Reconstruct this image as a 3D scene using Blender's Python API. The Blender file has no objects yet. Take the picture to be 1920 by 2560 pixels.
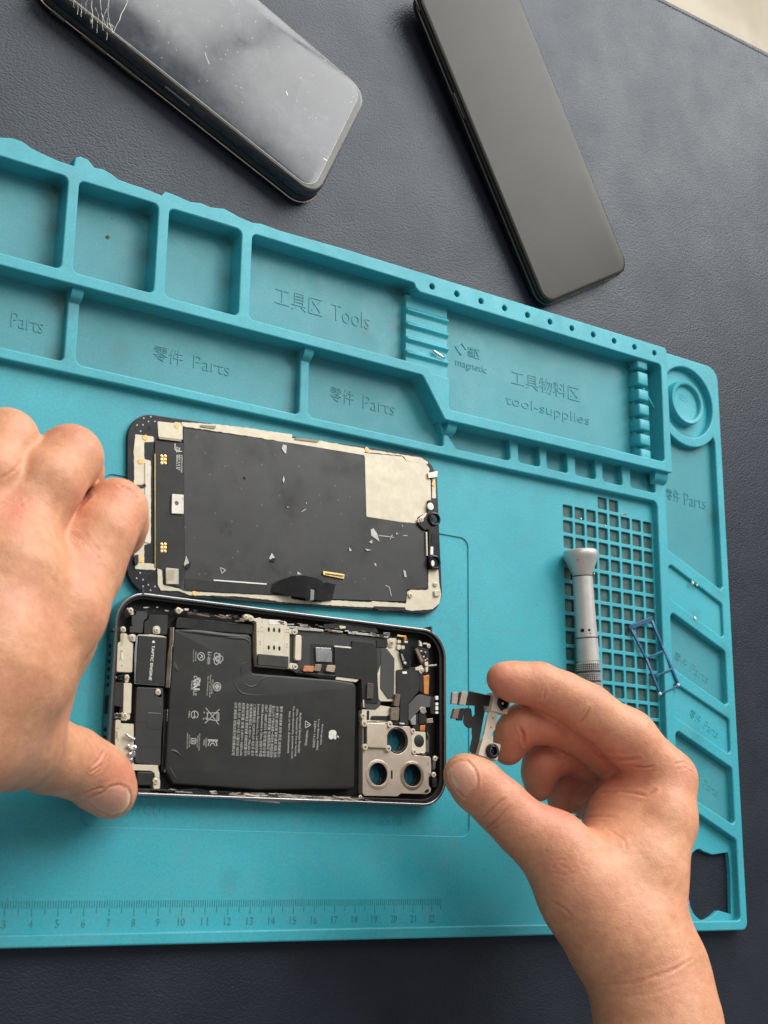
import bpy, bmesh, math, random
import numpy as np
from mathutils import Vector, Matrix
random.seed(7); np.random.seed(7)
S = 0.001                                   # the scene is measured in millimetres, Blender works in metres
scene = bpy.context.scene
# ------------------------------------------------------------------ camera (recovered from the mat's ruler, hole pitch and phone size)
CAM = np.array([-144.63, 21.99, 488.43])
RV = np.array([0.244774434, -0.602065060, 0.0890019732]); FPX = 3365.17
def _rot(rv):
    th = np.linalg.norm(rv); k = rv/th
    K = np.array([[0,-k[2],k[1]],[k[2],0,-k[0]],[-k[1],k[0],0]])
    return np.eye(3)+math.sin(th)*K+(1-math.cos(th))*K@K
RC = _rot(RV)
cd = bpy.data.cameras.new('camera'); cam = bpy.data.objects.new('camera', cd); scene.collection.objects.link(cam)
M4 = Matrix([list(RC[i])+[CAM[i]*S] for i in range(3)]+[[0,0,0,1]]); cam.matrix_world = M4
cd.sensor_fit = 'VERTICAL'; cd.sensor_height = 36; cd.lens = FPX/2560*36; cd.clip_start = .02; cd.clip_end = 30
cd.dof.use_dof = True; cd.dof.focus_distance = .60; cd.dof.aperture_fstop = 22
scene.camera = cam
# ------------------------------------------------------------------ light: daylight from a big two-pane window, dim warm room
w = bpy.data.worlds.new('World'); scene.world = w; w.use_nodes = True
bg = w.node_tree.nodes['Background']; bg.inputs[0].default_value = (.93,.96,1,1); bg.inputs[1].default_value = .34
def area(name, c, to, sx, sy, watt, col):
    l = bpy.data.lights.new(name,'AREA'); l.shape='RECTANGLE'; l.size=sx; l.size_y=sy; l.energy=watt; l.color=col
    o = bpy.data.objects.new(name,l); scene.collection.objects.link(o); o.location=c
    d=(Vector(to)-Vector(c)); o.rotation_euler=d.to_track_quat('-Z','Y').to_euler(); return o
WC=Vector((.90,1.38,.95)); TO=Vector((.2,.2,0))
nrm=(TO-WC).normalized(); side=nrm.cross(Vector((0,0,1))).normalized()
for nm,off,wd in (('window_pane_light',-.40,.74),('window_pane_light',.40,.74)):
    c=WC+side*off
    o=area(nm,c,c+nrm,wd,1.34,26*wd*1.34,(1,.99,.965))
area('ceiling_light',(-.30,.95,1.50),(.2,.15,0),.8,.6,7.5,(1,.93,.82))
vs=scene.view_settings; vs.view_transform='Standard'; vs.look='None'; vs.exposure=0; vs.gamma=1; vs.use_curve_mapping=False

# ------------------------------------------------------------------ helpers
def P(px,py,z):                              # a point of the photograph at a known height -> millimetres on the table
    d=RC@np.array([(px-960)/FPX,-(py-1280)/FPX,-1.0]); t=(z-CAM[2])/d[2]; return CAM+t*d
def cr(x0,y0,s): return lambda x,y:(x0+x*s,y0+y*s)
def Q(crop,pts,z): return [tuple(P(*crop(*p),z)[:2]) for p in pts]
def depth(p): return -((np.asarray(p)-CAM)@RC)[2]

COL=bpy.data.collections.new('repair_bench')   # linked to the scene once everything is built
def setprops(o,label=None,cat=None,group=None,kind=None):
    if label:o['label']=label
    if cat:o['category']=cat
    if group:o['group']=group
    if kind:o['kind']=kind
    return o
def thing(name,label,cat,loc=(0,0,0),group=None,rot=(0,0,0)):
    o=bpy.data.objects.new(name,None); COL.objects.link(o); o.location=Vector(loc)*S; o.rotation_euler=rot
    o.empty_display_size=.01
    return setprops(o,label,cat,group)
def link(name,me,m,parent=None,smooth=None,local=False):
    o=bpy.data.objects.new(name,me); COL.objects.link(o)
    if m:
        me.materials.clear()
        for q in (m if isinstance(m,(list,tuple)) else [m]): me.materials.append(q)
    if parent:
        o.parent=parent
        if not local: o.matrix_parent_inverse=Matrix.Translation(-gloc(parent)) 
    if smooth is not None:
        me.polygons.foreach_set('use_smooth',[True]*len(me.polygons))
        if smooth<3.1: me.set_sharp_from_angle(angle=smooth)
    return o
def adopt(obs,name,parent):                  # each piece becomes a part of its own
    for o in obs:
        o.name=name;o.parent=parent;o.matrix_parent_inverse=Matrix.Translation(-gloc(parent));flat_tops(o.data)
def gloc(o):
    v=Vector((0,0,0))
    while o: v+=o.location+o.matrix_parent_inverse.translation; o=o.parent
    return v
def mesh(name,verts,faces,m,parent=None,smooth=None,local=False):
    me=bpy.data.meshes.new(name); me.from_pydata([tuple(c*S for c in v) for v in verts],[],faces); me.update()
    return link(name,me,m,parent,smooth,local)
class MB:
    def __init__(s): s.v=[];s.f=[];s.mi=[]
    def add(s,v,f,mi=0):
        n=len(s.v); s.v+= [tuple(p) for p in v]; s.f+=[tuple(i+n for i in q) for q in f]; s.mi+=[mi]*len(f)
    def box(s,x0,x1,y0,y1,z0,z1,mi=0,rot=0,c=(0,0)):
        v=[(x,y,z) for z in (z0,z1) for (x,y) in ((x0,y0),(x1,y0),(x1,y1),(x0,y1))]
        if rot: v=[(c[0]+p[0]*math.cos(rot)-p[1]*math.sin(rot),c[1]+p[0]*math.sin(rot)+p[1]*math.cos(rot),p[2]) for p in v]
        s.add(v,[(3,2,1,0),(4,5,6,7),(0,1,5,4),(1,2,6,5),(2,3,7,6),(3,0,4,7)],mi)
    def bar(s,a,b,w,h,mi=0,up=(0,0,1)):
        a=Vector(a);b=Vector(b);d=(b-a).normalized();sd=d.cross(Vector(up)).normalized()*w/2;u=sd.cross(d).normalized()*h/2
        v=[p+i*sd+j*u for p in (a,b) for (i,j) in ((-1,-1),(1,-1),(1,1),(-1,1))]
        s.add(v,[(3,2,1,0),(4,5,6,7),(0,1,5,4),(1,2,6,5),(2,3,7,6),(3,0,4,7)],mi)
    def lathe(s,prof,a,axis,n=32,mi=0):
        a=Vector(a);ax=Vector(axis).normalized();x=ax.orthogonal().normalized();y=ax.cross(x)
        v=[];f=[]
        for (t,r) in prof:
            for i in range(n):
                q=2*math.pi*i/n; v.append(a+ax*t+(x*math.cos(q)+y*math.sin(q))*r)
        m=len(prof)
        for j in range(m-1):
            for i in range(n): f.append((j*n+i,j*n+(i+1)%n,(j+1)*n+(i+1)%n,(j+1)*n+i))
        f.append(tuple(range(n-1,-1,-1))); f.append(tuple((m-1)*n+i for i in range(n)))
        s.add(v,f,mi)
    def build(s,name,m,parent=None,smooth=None,local=False,bevel=0):
        o=mesh(name,s.v,s.f,m,parent,smooth,local)
        o.data.polygons.foreach_set('material_index',s.mi)
        bm=bmesh.new(); bm.from_mesh(o.data); bmesh.ops.recalc_face_normals(bm,faces=bm.faces)
        if bevel: bmesh.ops.bevel(bm,geom=[e for e in bm.edges if e.calc_face_angle(0)>.5],offset=bevel*S,segments=2,profile=.5,affect='EDGES',clamp_overlap=True)
        bm.to_mesh(o.data); bm.free()
        if bevel:
            o.data.polygons.foreach_set('use_smooth',[True]*len(o.data.polygons)); o.data.set_sharp_from_angle(angle=.9)
        return o
def fil(pts,r,n=5):                          # round the corners of a polygon; r is one radius or one per corner
    out=[];N=len(pts)
    for i in range(N):
        p=Vector(pts[i]).to_2d();a=Vector(pts[i-1]).to_2d();b=Vector(pts[(i+1)%N]).to_2d()
        rr=r[i] if isinstance(r,(list,tuple)) else r
        u=(a-p);v=(b-p);lu=u.length;lv=v.length
        if rr<=0 or lu<1e-6 or lv<1e-6: out.append(tuple(p));continue
        u/=lu;v/=lv;c=max(-1,min(1,u.dot(v)));ang=math.acos(c)
        if ang>3.05: out.append(tuple(p));continue
        t=min(rr/math.tan(ang/2),lu*.48,lv*.48);rad=t*math.tan(ang/2)
        bis=(u+v).normalized();ctr=p+bis*(rad/math.sin(ang/2))
        s0=p+u*t-ctr;s1=p+v*t-ctr;a0=math.atan2(s0.y,s0.x);a1=math.atan2(s1.y,s1.x)
        d=(a1-a0+math.pi)%(2*math.pi)-math.pi
        for k in range(n+1):
            q=a0+d*k/n;out.append((ctr.x+rad*math.cos(q),ctr.y+rad*math.sin(q)))
    return out
def area2(p): return sum(p[i-1][0]*p[i][1]-p[i][0]*p[i-1][1] for i in range(len(p)))/2
def circ(x,y,r,n=28,sy=1,rot=0): return [(x+r*math.cos(2*math.pi*i/n),y+r*sy*math.sin(2*math.pi*i/n)) for i in range(n)]
def rrect(cx,cy,w,h,r,a=0,n=8):
    q=fil([(-w/2,-h/2),(w/2,-h/2),(w/2,h/2),(-w/2,h/2)],r,n);c,s=math.cos(a),math.sin(a)
    return [(cx+c*x-s*y,cy+s*x+c*y) for x,y in q]
def prism_mesh(name,outer,holes,z0,z1,bev=.15,seg=2):
    cu=bpy.data.curves.new(name,'CURVE');cu.dimensions='2D';cu.fill_mode='BOTH'
    h=(z1-z0)/2;b=min(bev,h*.95)
    cu.extrude=(h-b)*S;cu.bevel_depth=b*S;cu.offset=-b*S;cu.bevel_resolution=seg-1
    for k,pl in enumerate([outer]+list(holes)):
        if (area2(pl)<0)!=(k>0): pl=pl[::-1]
        q=[pl[0]]
        for p in pl[1:]:
            if math.hypot(p[0]-q[-1][0],p[1]-q[-1][1])>.004:q.append(p)
        sp=cu.splines.new('POLY');sp.points.add(len(q)-1);sp.use_cyclic_u=True
        for i,p in enumerate(q): sp.points[i].co=(p[0]*S,p[1]*S,0,1)
    o=bpy.data.objects.new(name,cu);scene.collection.objects.link(o)
    dg=bpy.context.evaluated_depsgraph_get();me=bpy.data.meshes.new_from_object(o.evaluated_get(dg))
    bpy.data.objects.remove(o);bpy.data.curves.remove(cu)
    me.transform(Matrix.Translation((0,0,(z0+z1)/2*S)));me.name=name
    bm=bmesh.new();bm.from_mesh(me);bmesh.ops.remove_doubles(bm,verts=bm.verts,dist=2e-6);bmesh.ops.recalc_face_normals(bm,faces=bm.faces);bm.to_mesh(me);bm.free()
    return me
def prism(name,outer,z0,z1,m,parent=None,holes=(),bev=.15,seg=2):
    me=prism_mesh(name,outer,holes,z0,z1,bev,seg)
    o=link(name,me,m,parent); flat_tops(me); return o
def flat_tops(me):                           # flat faces stay flat, only the bevels are smoothed
    nr=np.zeros(len(me.polygons)*3);me.polygons.foreach_get('normal',nr);nz=np.abs(nr.reshape(-1,3)[:,2])
    me.polygons.foreach_set('use_smooth',list((nz<.995)&(nz>.02)))
def join(name,obs,parent=None):              # several meshes of one part into one object
    bm=bmesh.new();mats=[]
    for o in obs:
        idx=[]
        for m in o.data.materials:
            if m not in mats:mats.append(m)
            idx.append(mats.index(m))
        n=len(bm.faces);bm.from_mesh(o.data);bm.faces.ensure_lookup_table()
        for f in bm.faces[n:]: f.material_index=idx[f.material_index] if idx else 0
    me=bpy.data.meshes.new(name);bm.to_mesh(me);bm.free()
    for o in obs:
        d=o.data;bpy.data.objects.remove(o);bpy.data.meshes.remove(d)
    o=link(name,me,mats,parent);flat_tops(me);return o
def plate(name,crop,pts,z0,z1,m,parent,r=.4,bev=.12,holes=()):
    return prism(name,fil(Q(crop,pts,z1),r,3) if r else Q(crop,pts,z1),z0,z1,m,parent,holes,bev)
def text_mesh(name,body,x0,x1,y0,y1,z,h,m,parent,rot=0,thin=0,align='LEFT',space=1.0,fit=True):
    """lettering fitted into a box x0..x1, y0..y1 (reading direction turned by rot about x0,y0)"""
    cu=bpy.data.curves.new(name,'FONT');cu.body=body;cu.size=1;cu.extrude=.01;cu.offset=thin;cu.align_x=align;cu.space_line=space;cu.resolution_u=3
    o=bpy.data.objects.new(name,cu);scene.collection.objects.link(o)
    dg=bpy.context.evaluated_depsgraph_get();me=bpy.data.meshes.new_from_object(o.evaluated_get(dg))
    bpy.data.objects.remove(o);bpy.data.curves.remove(cu)
    co=np.zeros(len(me.vertices)*3);me.vertices.foreach_get('co',co);co=co.reshape(-1,3)
    mn=co.min(0);mx=co.max(0)
    sx=(x1-x0)/(mx[0]-mn[0]);sy=(y1-y0)/(mx[1]-mn[1]) if y1 is not None else sx
    X=(co[:,0]-mn[0])*sx;Y=(co[:,1]-mn[1])*sy;c,s=math.cos(rot),math.sin(rot)
    co2=np.stack([(x0+c*X-s*Y)*S,(y0+s*X+c*Y)*S,(z+(co[:,2]+.01)/.02*h)*S],1)
    me.vertices.foreach_set('co',co2.ravel());me.update();me.name=name
    return link(name,me,m,parent)

# ------------------------------------------------------------------ procedural materials
def nt(name):
    m=bpy.data.materials.new(name);m.use_nodes=True;t=m.node_tree;return m,t,t.nodes['Principled BSDF']
def N(t,kind,**kw):
    n=t.nodes.new(kind)
    for k,v in kw.items():
        if k.startswith('i_'): n.inputs[k[2:].replace('_',' ')].default_value=v
        else: setattr(n,k,v)
    return n
def noise(t,scale,detail=4,rough=.55,vec=None,dist=0):
    n=N(t,'ShaderNodeTexNoise');n.inputs['Scale'].default_value=scale;n.inputs['Detail'].default_value=detail;n.inputs['Roughness'].default_value=rough;n.inputs['Distortion'].default_value=dist
    if vec is None: vec=t.nodes.get('TC') or N(t,'ShaderNodeTexCoord',name='TC')
    t.links.new(vec.outputs['Object'] if vec.type=='TEX_COORD' else vec.outputs[0],n.inputs['Vector']);return n
def ramp(t,src,stops):
    r=N(t,'ShaderNodeValToRGB');e=r.color_ramp.elements
    while len(e)<len(stops): e.new(.5)
    for k,(p,c) in enumerate(stops):
        e[k].position=p;e[k].color=tuple(c)+(1,) if len(c)==3 else c
    t.links.new(src,r.inputs[0]);return r
def mixc(t,fac,a,b,mode='MIX'):
    x=N(t,'ShaderNodeMix',data_type='RGBA',blend_type=mode)
    for sock,v in ((x.inputs[0],fac),(x.inputs[6],a),(x.inputs[7],b)):
        if isinstance(v,(int,float)): sock.default_value=v
        elif isinstance(v,tuple): sock.default_value=v+(1,) if len(v)==3 else v
        else: t.links.new(v,sock)
    return x.outputs[2]
def bump(t,b,src,strength,dist,prev=None):
    n=N(t,'ShaderNodeBump');n.inputs['Strength'].default_value=strength;n.inputs['Distance'].default_value=dist
    t.links.new(src,n.inputs['Height'])
    if prev: t.links.new(prev.outputs[0],n.inputs['Normal'])
    t.links.new(n.outputs[0],b.inputs['Normal']);return n
def simple(name,col,rough=.5,metal=0,spec=.5,var=.12,scale=300,bmp=0,rv=.1,coat=0):
    """a surface with its own mottling and uneven gloss"""
    m,t,b=nt(name)
    n=noise(t,scale,5,.6)
    c0=tuple(max(0,c*(1-var)) for c in col);c1=tuple(min(1,c*(1+var)) for c in col)
    r=ramp(t,n.outputs[0],[(.3,c0),(.7,c1)]);t.links.new(r.outputs[0],b.inputs['Base Color'])
    if max(col)<.06 and spec==.5: spec=.30
    b.inputs['Metallic'].default_value=metal;b.inputs['Specular IOR Level'].default_value=spec
    n2=noise(t,scale*.4,6,.7);r2=ramp(t,n2.outputs[0],[(.3,(max(.02,rough-rv),)*3),(.75,(min(1,rough+rv),)*3)])
    t.links.new(r2.outputs[0],b.inputs['Roughness'])
    if bmp: bump(t,b,n.outputs[0],bmp,.0003)
    if coat: b.inputs['Coat Weight'].default_value=coat;b.inputs['Coat Roughness'].default_value=.08
    return m
# ------------------------------------------------------------------ materials
def make_silicone(name,ca,cb,stain=()):
    m,t,b=nt(name)
    big=noise(t,14,4,.55);r=ramp(t,big.outputs[0],[(.3,ca),(.72,cb)])
    fine=noise(t,900,3,.7);r2=ramp(t,fine.outputs[0],[(.35,(.90,.90,.90)),(.65,(1.06,1.06,1.06))])
    col=mixc(t,1.0,r.outputs[0],r2.outputs[0],'MULTIPLY')
    # handled rubber: greyish smears and rubbed in dirt
    sm=noise(t,55,8,.72,dist=.6);rs=ramp(t,sm.outputs[0],[(.48,(0,0,0)),(.76,(.45,.45,.45))]);col=mixc(t,rs.outputs[0],col,(.075,.25,.275))
    # small dark specks and pale dust
    v=N(t,'ShaderNodeTexVoronoi',feature='F1');v.inputs['Scale'].default_value=95;t.links.new(t.nodes['TC'].outputs['Object'],v.inputs['Vector'])
    rv=ramp(t,v.outputs['Distance'],[(.028,(1,1,1)),(.05,(0,0,0))]);pick=ramp(t,v.outputs['Color'],[(.72,(0,0,0)),(.74,(.75,.75,.75))])
    k=mixc(t,1.0,rv.outputs[0],pick.outputs[0],'MULTIPLY');col=mixc(t,k,col,(.015,.05,.055))
    v2=N(t,'ShaderNodeTexVoronoi',feature='F1');v2.inputs['Scale'].default_value=120;mp=N(t,'ShaderNodeMapping');mp.inputs['Location'].default_value=(.31,.17,.05);t.links.new(t.nodes['TC'].outputs['Object'],mp.inputs[0]);t.links.new(mp.outputs[0],v2.inputs['Vector'])
    rv2=ramp(t,v2.outputs['Distance'],[(.022,(1,1,1)),(.04,(0,0,0))]);pick2=ramp(t,v2.outputs['Color'],[(.80,(0,0,0)),(.82,(.8,.8,.8))])
    col=mixc(t,mixc(t,1.0,rv2.outputs[0],pick2.outputs[0],'MULTIPLY'),col,(.42,.62,.62))
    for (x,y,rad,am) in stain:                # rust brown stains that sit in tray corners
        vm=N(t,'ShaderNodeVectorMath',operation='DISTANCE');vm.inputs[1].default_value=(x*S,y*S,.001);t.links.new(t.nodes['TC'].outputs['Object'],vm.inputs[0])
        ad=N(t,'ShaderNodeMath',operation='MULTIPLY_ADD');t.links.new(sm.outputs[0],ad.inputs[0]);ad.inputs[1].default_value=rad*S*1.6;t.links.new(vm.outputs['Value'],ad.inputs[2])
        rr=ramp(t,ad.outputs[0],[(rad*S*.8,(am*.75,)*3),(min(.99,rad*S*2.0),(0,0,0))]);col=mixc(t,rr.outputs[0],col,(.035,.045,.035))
    t.links.new(col,b.inputs['Base Color'])
    b.inputs['Specular IOR Level'].default_value=.5
    rr=ramp(t,sm.outputs[0],[(.3,(.40,)*3),(.7,(.62,)*3)]);t.links.new(rr.outputs[0],b.inputs['Roughness'])
    b1=bump(t,b,fine.outputs[0],.12,.0002);bump(t,b,sm.outputs[0],.12,.0006,b1)
    return m
STAIN=[(28,270,5,.6),(67.5,270,5,.6),(107,268,5,.6),(199,270,5,.6),(200,255,5,.6),(142,226,5,.6),(352,258,5,.5),(411,210,5,.5),(60,225,6,.35),(180,262,5,.3),(300,240,7,.3),(392,150,6,.4),(388,88,7,.4),(120,15,6,.3),(28,286,9,.8),(27,253,5,.6),(67,288,8,.6),(67,252,5,.5),(107,287,6,.55),(107,251,4,.5),(199,287,8,.75),(33,239,8,.85),(33,216,6,.7),(142,239,6,.6),(142,216,5,.5),(204,240,6,.4),
 (352,283,7,.6),(350,232,5,.4),(412,288,9,.3),(410,166,5,.5),(411,134,6,.5),(411,100,5,.5)]
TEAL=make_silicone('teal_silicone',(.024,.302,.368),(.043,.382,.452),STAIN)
TRAYD=make_silicone('greyer_tray_silicone',(.027,.222,.262),(.045,.283,.328),STAIN[:10]+STAIN[14:26])
GRIME=simple('grimy_silicone_print',(.029,.235,.275),.65,var=.3,scale=400)
MAGNET=simple('dull_magnet_sheet',(.030,.085,.080),.6,var=.45,scale=260,bmp=.3)
def leather():
    m,t,b=nt('navy_leather')
    n=noise(t,30,4,.6);r=ramp(t,n.outputs[0],[(.3,(.0100,.0116,.0190)),(.7,(.0142,.0166,.0262))]);t.links.new(r.outputs[0],b.inputs['Base Color'])
    vd=N(t,'ShaderNodeTexVoronoi',feature='F1');vd.inputs['Scale'].default_value=48;t.links.new(t.nodes['TC'].outputs['Object'],vd.inputs['Vector']);rd=ramp(t,vd.outputs['Distance'],[(.012,(1,1,1)),(.022,(0,0,0))]);pd=ramp(t,vd.outputs['Color'],[(.60,(0,0,0)),(.62,(.6,.6,.6))])
    t.links.new(mixc(t,mixc(t,1.0,rd.outputs[0],pd.outputs[0],'MULTIPLY'),r.outputs[0],(.30,.31,.30)),b.inputs['Base Color'])
    w0=noise(t,260,3,.6);mx=N(t,'ShaderNodeVectorMath',operation='MULTIPLY_ADD');t.links.new(w0.outputs[1],mx.inputs[0]);mx.inputs[1].default_value=(.0009,.0009,.0009);t.links.new(t.nodes['TC'].outputs['Object'],mx.inputs[2])
    mp=N(t,'ShaderNodeMapping');mp.inputs['Scale'].default_value=(1,1.5,1);mp.inputs['Rotation'].default_value=(0,0,.5);t.links.new(mx.outputs[0],mp.inputs[0])
    v=N(t,'ShaderNodeTexVoronoi',feature='SMOOTH_F1');v.inputs['Scale'].default_value=820;v.inputs['Smoothness'].default_value=.35;t.links.new(mp.outputs[0],v.inputs['Vector'])
    inv=N(t,'ShaderNodeMath',operation='SUBTRACT');inv.inputs[0].default_value=1;t.links.new(v.outputs['Distance'],inv.inputs[1])
    wv=noise(t,45,4,.6)
    b1=bump(t,b,wv.outputs[0],.10,.0012);b2=bump(t,b,inv.outputs[0],.40,.00034,b1)
    rr=ramp(t,n.outputs[0],[(.3,(.40,)*3),(.7,(.50,)*3)]);t.links.new(rr.outputs[0],b.inputs['Roughness']);b.inputs['Specular IOR Level'].default_value=.36;b.inputs['Specular Tint'].default_value=(.86,.95,1,1)
    return m
LEATHER=leather()
def stone():
    m,t,b=nt('beige_stone_floor');n=noise(t,6,8,.6,dist=1.2);r=ramp(t,n.outputs[0],[(.3,(.56,.48,.35)),(.55,(.66,.58,.45)),(.75,(.72,.66,.54))]);t.links.new(r.outputs[0],b.inputs['Base Color']);b.inputs['Roughness'].default_value=.35;return m
STONE=stone()
CREAM=simple('nickel_plated_steel',(.56,.505,.385),.50,.2,.5,var=.10,scale=220,bmp=.12)
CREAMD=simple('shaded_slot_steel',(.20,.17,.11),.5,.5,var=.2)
BEIGE=simple('brushed_copper_nickel',(.56,.47,.38),.40,.55,.5,var=.10,scale=150,bmp=.12)
STEEL=simple('polished_steel',(.62,.62,.64),.22,1,var=.10,scale=400)
GRAPH=simple('graphite_frame_steel',(.26,.255,.255),.22,1,var=.06,scale=60,rv=.04)
DARK=simple('black_moulded_plastic',(.012,.012,.012),.5,var=.25,scale=260,bmp=.1)
DARK2=simple('charcoal_foil',(.021,.021,.020),.45,var=.22,scale=160,bmp=.10)
BATT=simple('battery_pouch_film',(.024,.024,.022),.42,var=.16,scale=110,bmp=.12)
BLACKV=simple('deep_black_cavity',(.006,.006,.006),.6,var=.3)
GLUE=simple('black_adhesive_gasket',(.010,.0095,.008),.45,var=.5,scale=420,bmp=.5,rv=.15,spec=.35)
WHITE=simple('white_label_print',(.74,.72,.66),.6,var=.06)
PRINT=simple('grey_ink_print',(.44,.44,.41),.6,var=.12,scale=900)
COPPER=simple('orange_copper_flex',(.62,.24,.06),.35,.5,var=.25,scale=250)
GOLD=simple('gold_contacts',(.80,.55,.22),.3,.9,var=.15,scale=500)
ORANGE=simple('orange_glue_dot',(.85,.50,.14),.5,var=.25,scale=500)
BROWN=simple('brown_cap_plate',(.17,.115,.085),.38,.4,var=.25,scale=300)
TAN=simple('tan_cap_plate',(.40,.32,.23),.4,.4,var=.12,scale=300)
REDCAP=simple('copper_red_cap_plate',(.50,.19,.10),.4,.4,var=.12,scale=300)
CHIP=simple('silver_foil_chip',(.42,.42,.42),.25,.9,var=.1,scale=150)
FLAKE=simple('torn_grey_film',(.46,.45,.42),.45,var=.15,scale=400)
TOOL=simple('satin_aluminium',(.52,.51,.48),.45,.55,var=.10,scale=120,bmp=.06)
BLUE=simple('dark_blue_plastic',(.022,.10,.21),.4,var=.2,scale=300)
PHONEBK=simple('dark_phone_case',(.008,.009,.010),.35,var=.3,scale=200)
def glass_screen(name,col,rough,dust,streak,flat=False):
    m,t,b=nt(name)
    n=noise(t,26,7,.62,dist=.8);r=ramp(t,n.outputs[0],[(.35,col),(.75,tuple(c*(1.08 if flat else 1.7)+(0 if flat else .004) for c in col))]);c=r.outputs[0]
    if dust:
        v=N(t,'ShaderNodeTexVoronoi',feature='F1');v.inputs['Scale'].default_value=330;t.links.new(t.nodes['TC'].outputs['Object'],v.inputs['Vector'])
        rv=ramp(t,v.outputs['Distance'],[(.10,(1,1,1)),(.17,(0,0,0))]);pk=ramp(t,v.outputs['Color'],[(.66,(0,0,0)),(.70,(dust,)*3)])
        k=mixc(t,1.0,rv.outputs[0],pk.outputs[0],'MULTIPLY');c=mixc(t,k,c,(.5,.5,.5))
        s=noise(t,75,9,.75,dist=1.5);rs=ramp(t,s.outputs[0],[(.50,(0,0,0)),(.82,(streak,)*3)]);c=mixc(t,rs.outputs[0],c,(.30,.33,.38))
    t.links.new(c,b.inputs['Base Color'])
    s2=noise(t,40,8,.7);rr=ramp(t,s2.outputs[0],[(.35,(rough*(.94 if flat else .6),)*3),(.75,(rough*(1.08 if flat else 1.7),)*3)]);t.links.new(rr.outputs[0],b.inputs['Roughness'])
    b.inputs['Specular IOR Level'].default_value=.23 if flat else .5
    return m
SCRG=glass_screen('smeared_reflection_glass',(.026,.030,.038),.16,.3,.22)  # smears; streaks and bluish base also hold part of the reflection as colour
SCRB=glass_screen('matte_black_phone_glass',(.019,.0175,.013),.34,.03,.0,flat=True)
CRACK=simple('white_glass_fracture',(.75,.73,.66),.4,var=.2)
BACKFILM=glass_screen('scuffed_graphite_sheet',(.0165,.0165,.0155),.47,.12,.012)

# ------------------------------------------------------------------ setting: floor far below and the leather cover everything lies on
flo=mesh('floor',[(-1500,-1500,-720),(3500,-1500,-720),(3500,4000,-720),(-1500,4000,-720)],[(0,1,2,3)],STONE);flo['kind']='structure'
tc=thing('leather_desk_cover','dark navy grained leather desk cover with a stitched far edge under everything','desk cover',(200,200,-2.5))
prism('cover_sheet',[(-420,-420),(760,-420),(760,532.5),(-420,532.5)],-5.5,-2.5,LEATHER,tc,bev=1.2,seg=3)
mb=MB()
for i in range(150):
    x=330+i*2.9*1.0
    if x>745:break
    mb.lathe([(0,.0),(.25,.42),(1.9,.5),(2.1,.0)],(x,529.3+random.uniform(-.15,.15),-2.42),(1,.12,0),8)
mb.build('stitching',simple('grey_thread',(.10,.105,.11),.7),tc,.9)
mb=MB()
for i in range(150):
    x=331.9+i*2.9
    if x>745:break
    mb.lathe([(0,.55),(.05,.75),(.12,.0)],(x,529.4,-2.50),(0,0,1),8)
mb.build('stitch_holes',BLACKV,tc,.9)

# ------------------------------------------------------------------ the teal silicone repair mat
mat=thing('repair_mat','teal silicone repair mat with raised trays, screw cells, ruler and a torn lower right corner','repair mat',(190,140,-2.5))
tear=[(384.4,29.4),(387.3,31.2),(390.1,31.7),(393,30.4),(395.5,29.9),(399,29.0),(402.7,29.3),(407,29.9),(411,30.2),(411.6,28),(412.0,20),(411.6,10),(411.2,-.6),(408.0,.2),(401.6,1.4),(397,-1.2),(392.2,-3.0),(389.5,-3.2),(387.2,-2.6),(384.6,-.9),(383.0,.7),(381.4,3.5),(380.9,6.4),(379.2,8.4),(379.6,11),(378.2,14),(379.6,20),(381.5,25)]
cells=[]
for i in range(8):
    for j in range(21):
        x=301.8+8.06*i;y=198.9-8.06*j
        cells.append((x,y))
cells+=[(326.0,206.96),(334.06,206.96)]
holes=[rrect(148.6,103.3,185,137.5,4.5,0,6),tear]+[rrect(x+3.25,y-3.15,6.5,6.3,.6,0,2) for x,y in cells]
prism('base_sheet',[(-90,-7.9),(418.2,-7.9),(418.2,296.5),(-90,296.5)],-2.5,0,TEAL,mat,holes,bev=.22)
prism('recessed_panel',rrect(148.6,103.3,186.5,139,4.5,0,6),-2.4,-.55,TEAL,mat,bev=.1)
prism('magnetic_grid_floor',[(300,30),(367,30),(367,208.6),(300,208.6)],-2.3,-1.35,MAGNET,mat,bev=.1)
# low frame (4 mm): front tray wall, right strip, bottom ridge in one piece
R0=20.2;CX,CY=392.4,271.3
arc=[(CX+25.8*math.cos(a),CY+25.8*math.sin(a)) for a in np.linspace(math.radians(217.7),math.radians(319.5),22)]
lo=fil([(-90,208.3),(365.5,209.8),(365.5,-3.5),(-90,-3.5),(-90,-8.2),(418.5,-8.2),(418.5,296.8),(369,297),(369,229.6),(223.0,229.6),(209.9,248.6),(-90,248.6)],[0,3,1.2,0,0,4,8,0,0,0,0,0])
lh=[fil([(-85,213.3),(34.6,213.3),(34.6,244.9),(-85,244.9)],[0,2,0,0]),fil([(39.7,213.3),(143.5,213.3),(143.5,244.9),(39.7,244.9)],[3,2,0,0]),
    fil([(148.3,213.3),(223.3,213.6),(223.3,219.2),(220.6,225.2),(207.2,244.9),(148.3,244.9)],[3,1.4,1.0,0,0,0]),
    fil([(231,213.9),(264.4,214.1),(264.4,226.2),(225.3,226.2),(225.3,221)],[1.5,2,0,0,1])]
for a,bx in ((269.8,283.6),(288.4,302.1),(307.6,321.5),(326.6,340.4),(346.5,364.6)): lh.append(fil([(a,214.5),(bx,214.5),(bx,226.2),(a,226.2)],[1.6,1.3,0,0]))
lh.append(fil([(372.4,184.6),(411.6,168.2),(413.3,170),(413.3,251.5)]+arc[::-1]+[(372.4,255)],[2.5,1,1.5,.6]+[0]*len(arc)+[0]))
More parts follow.
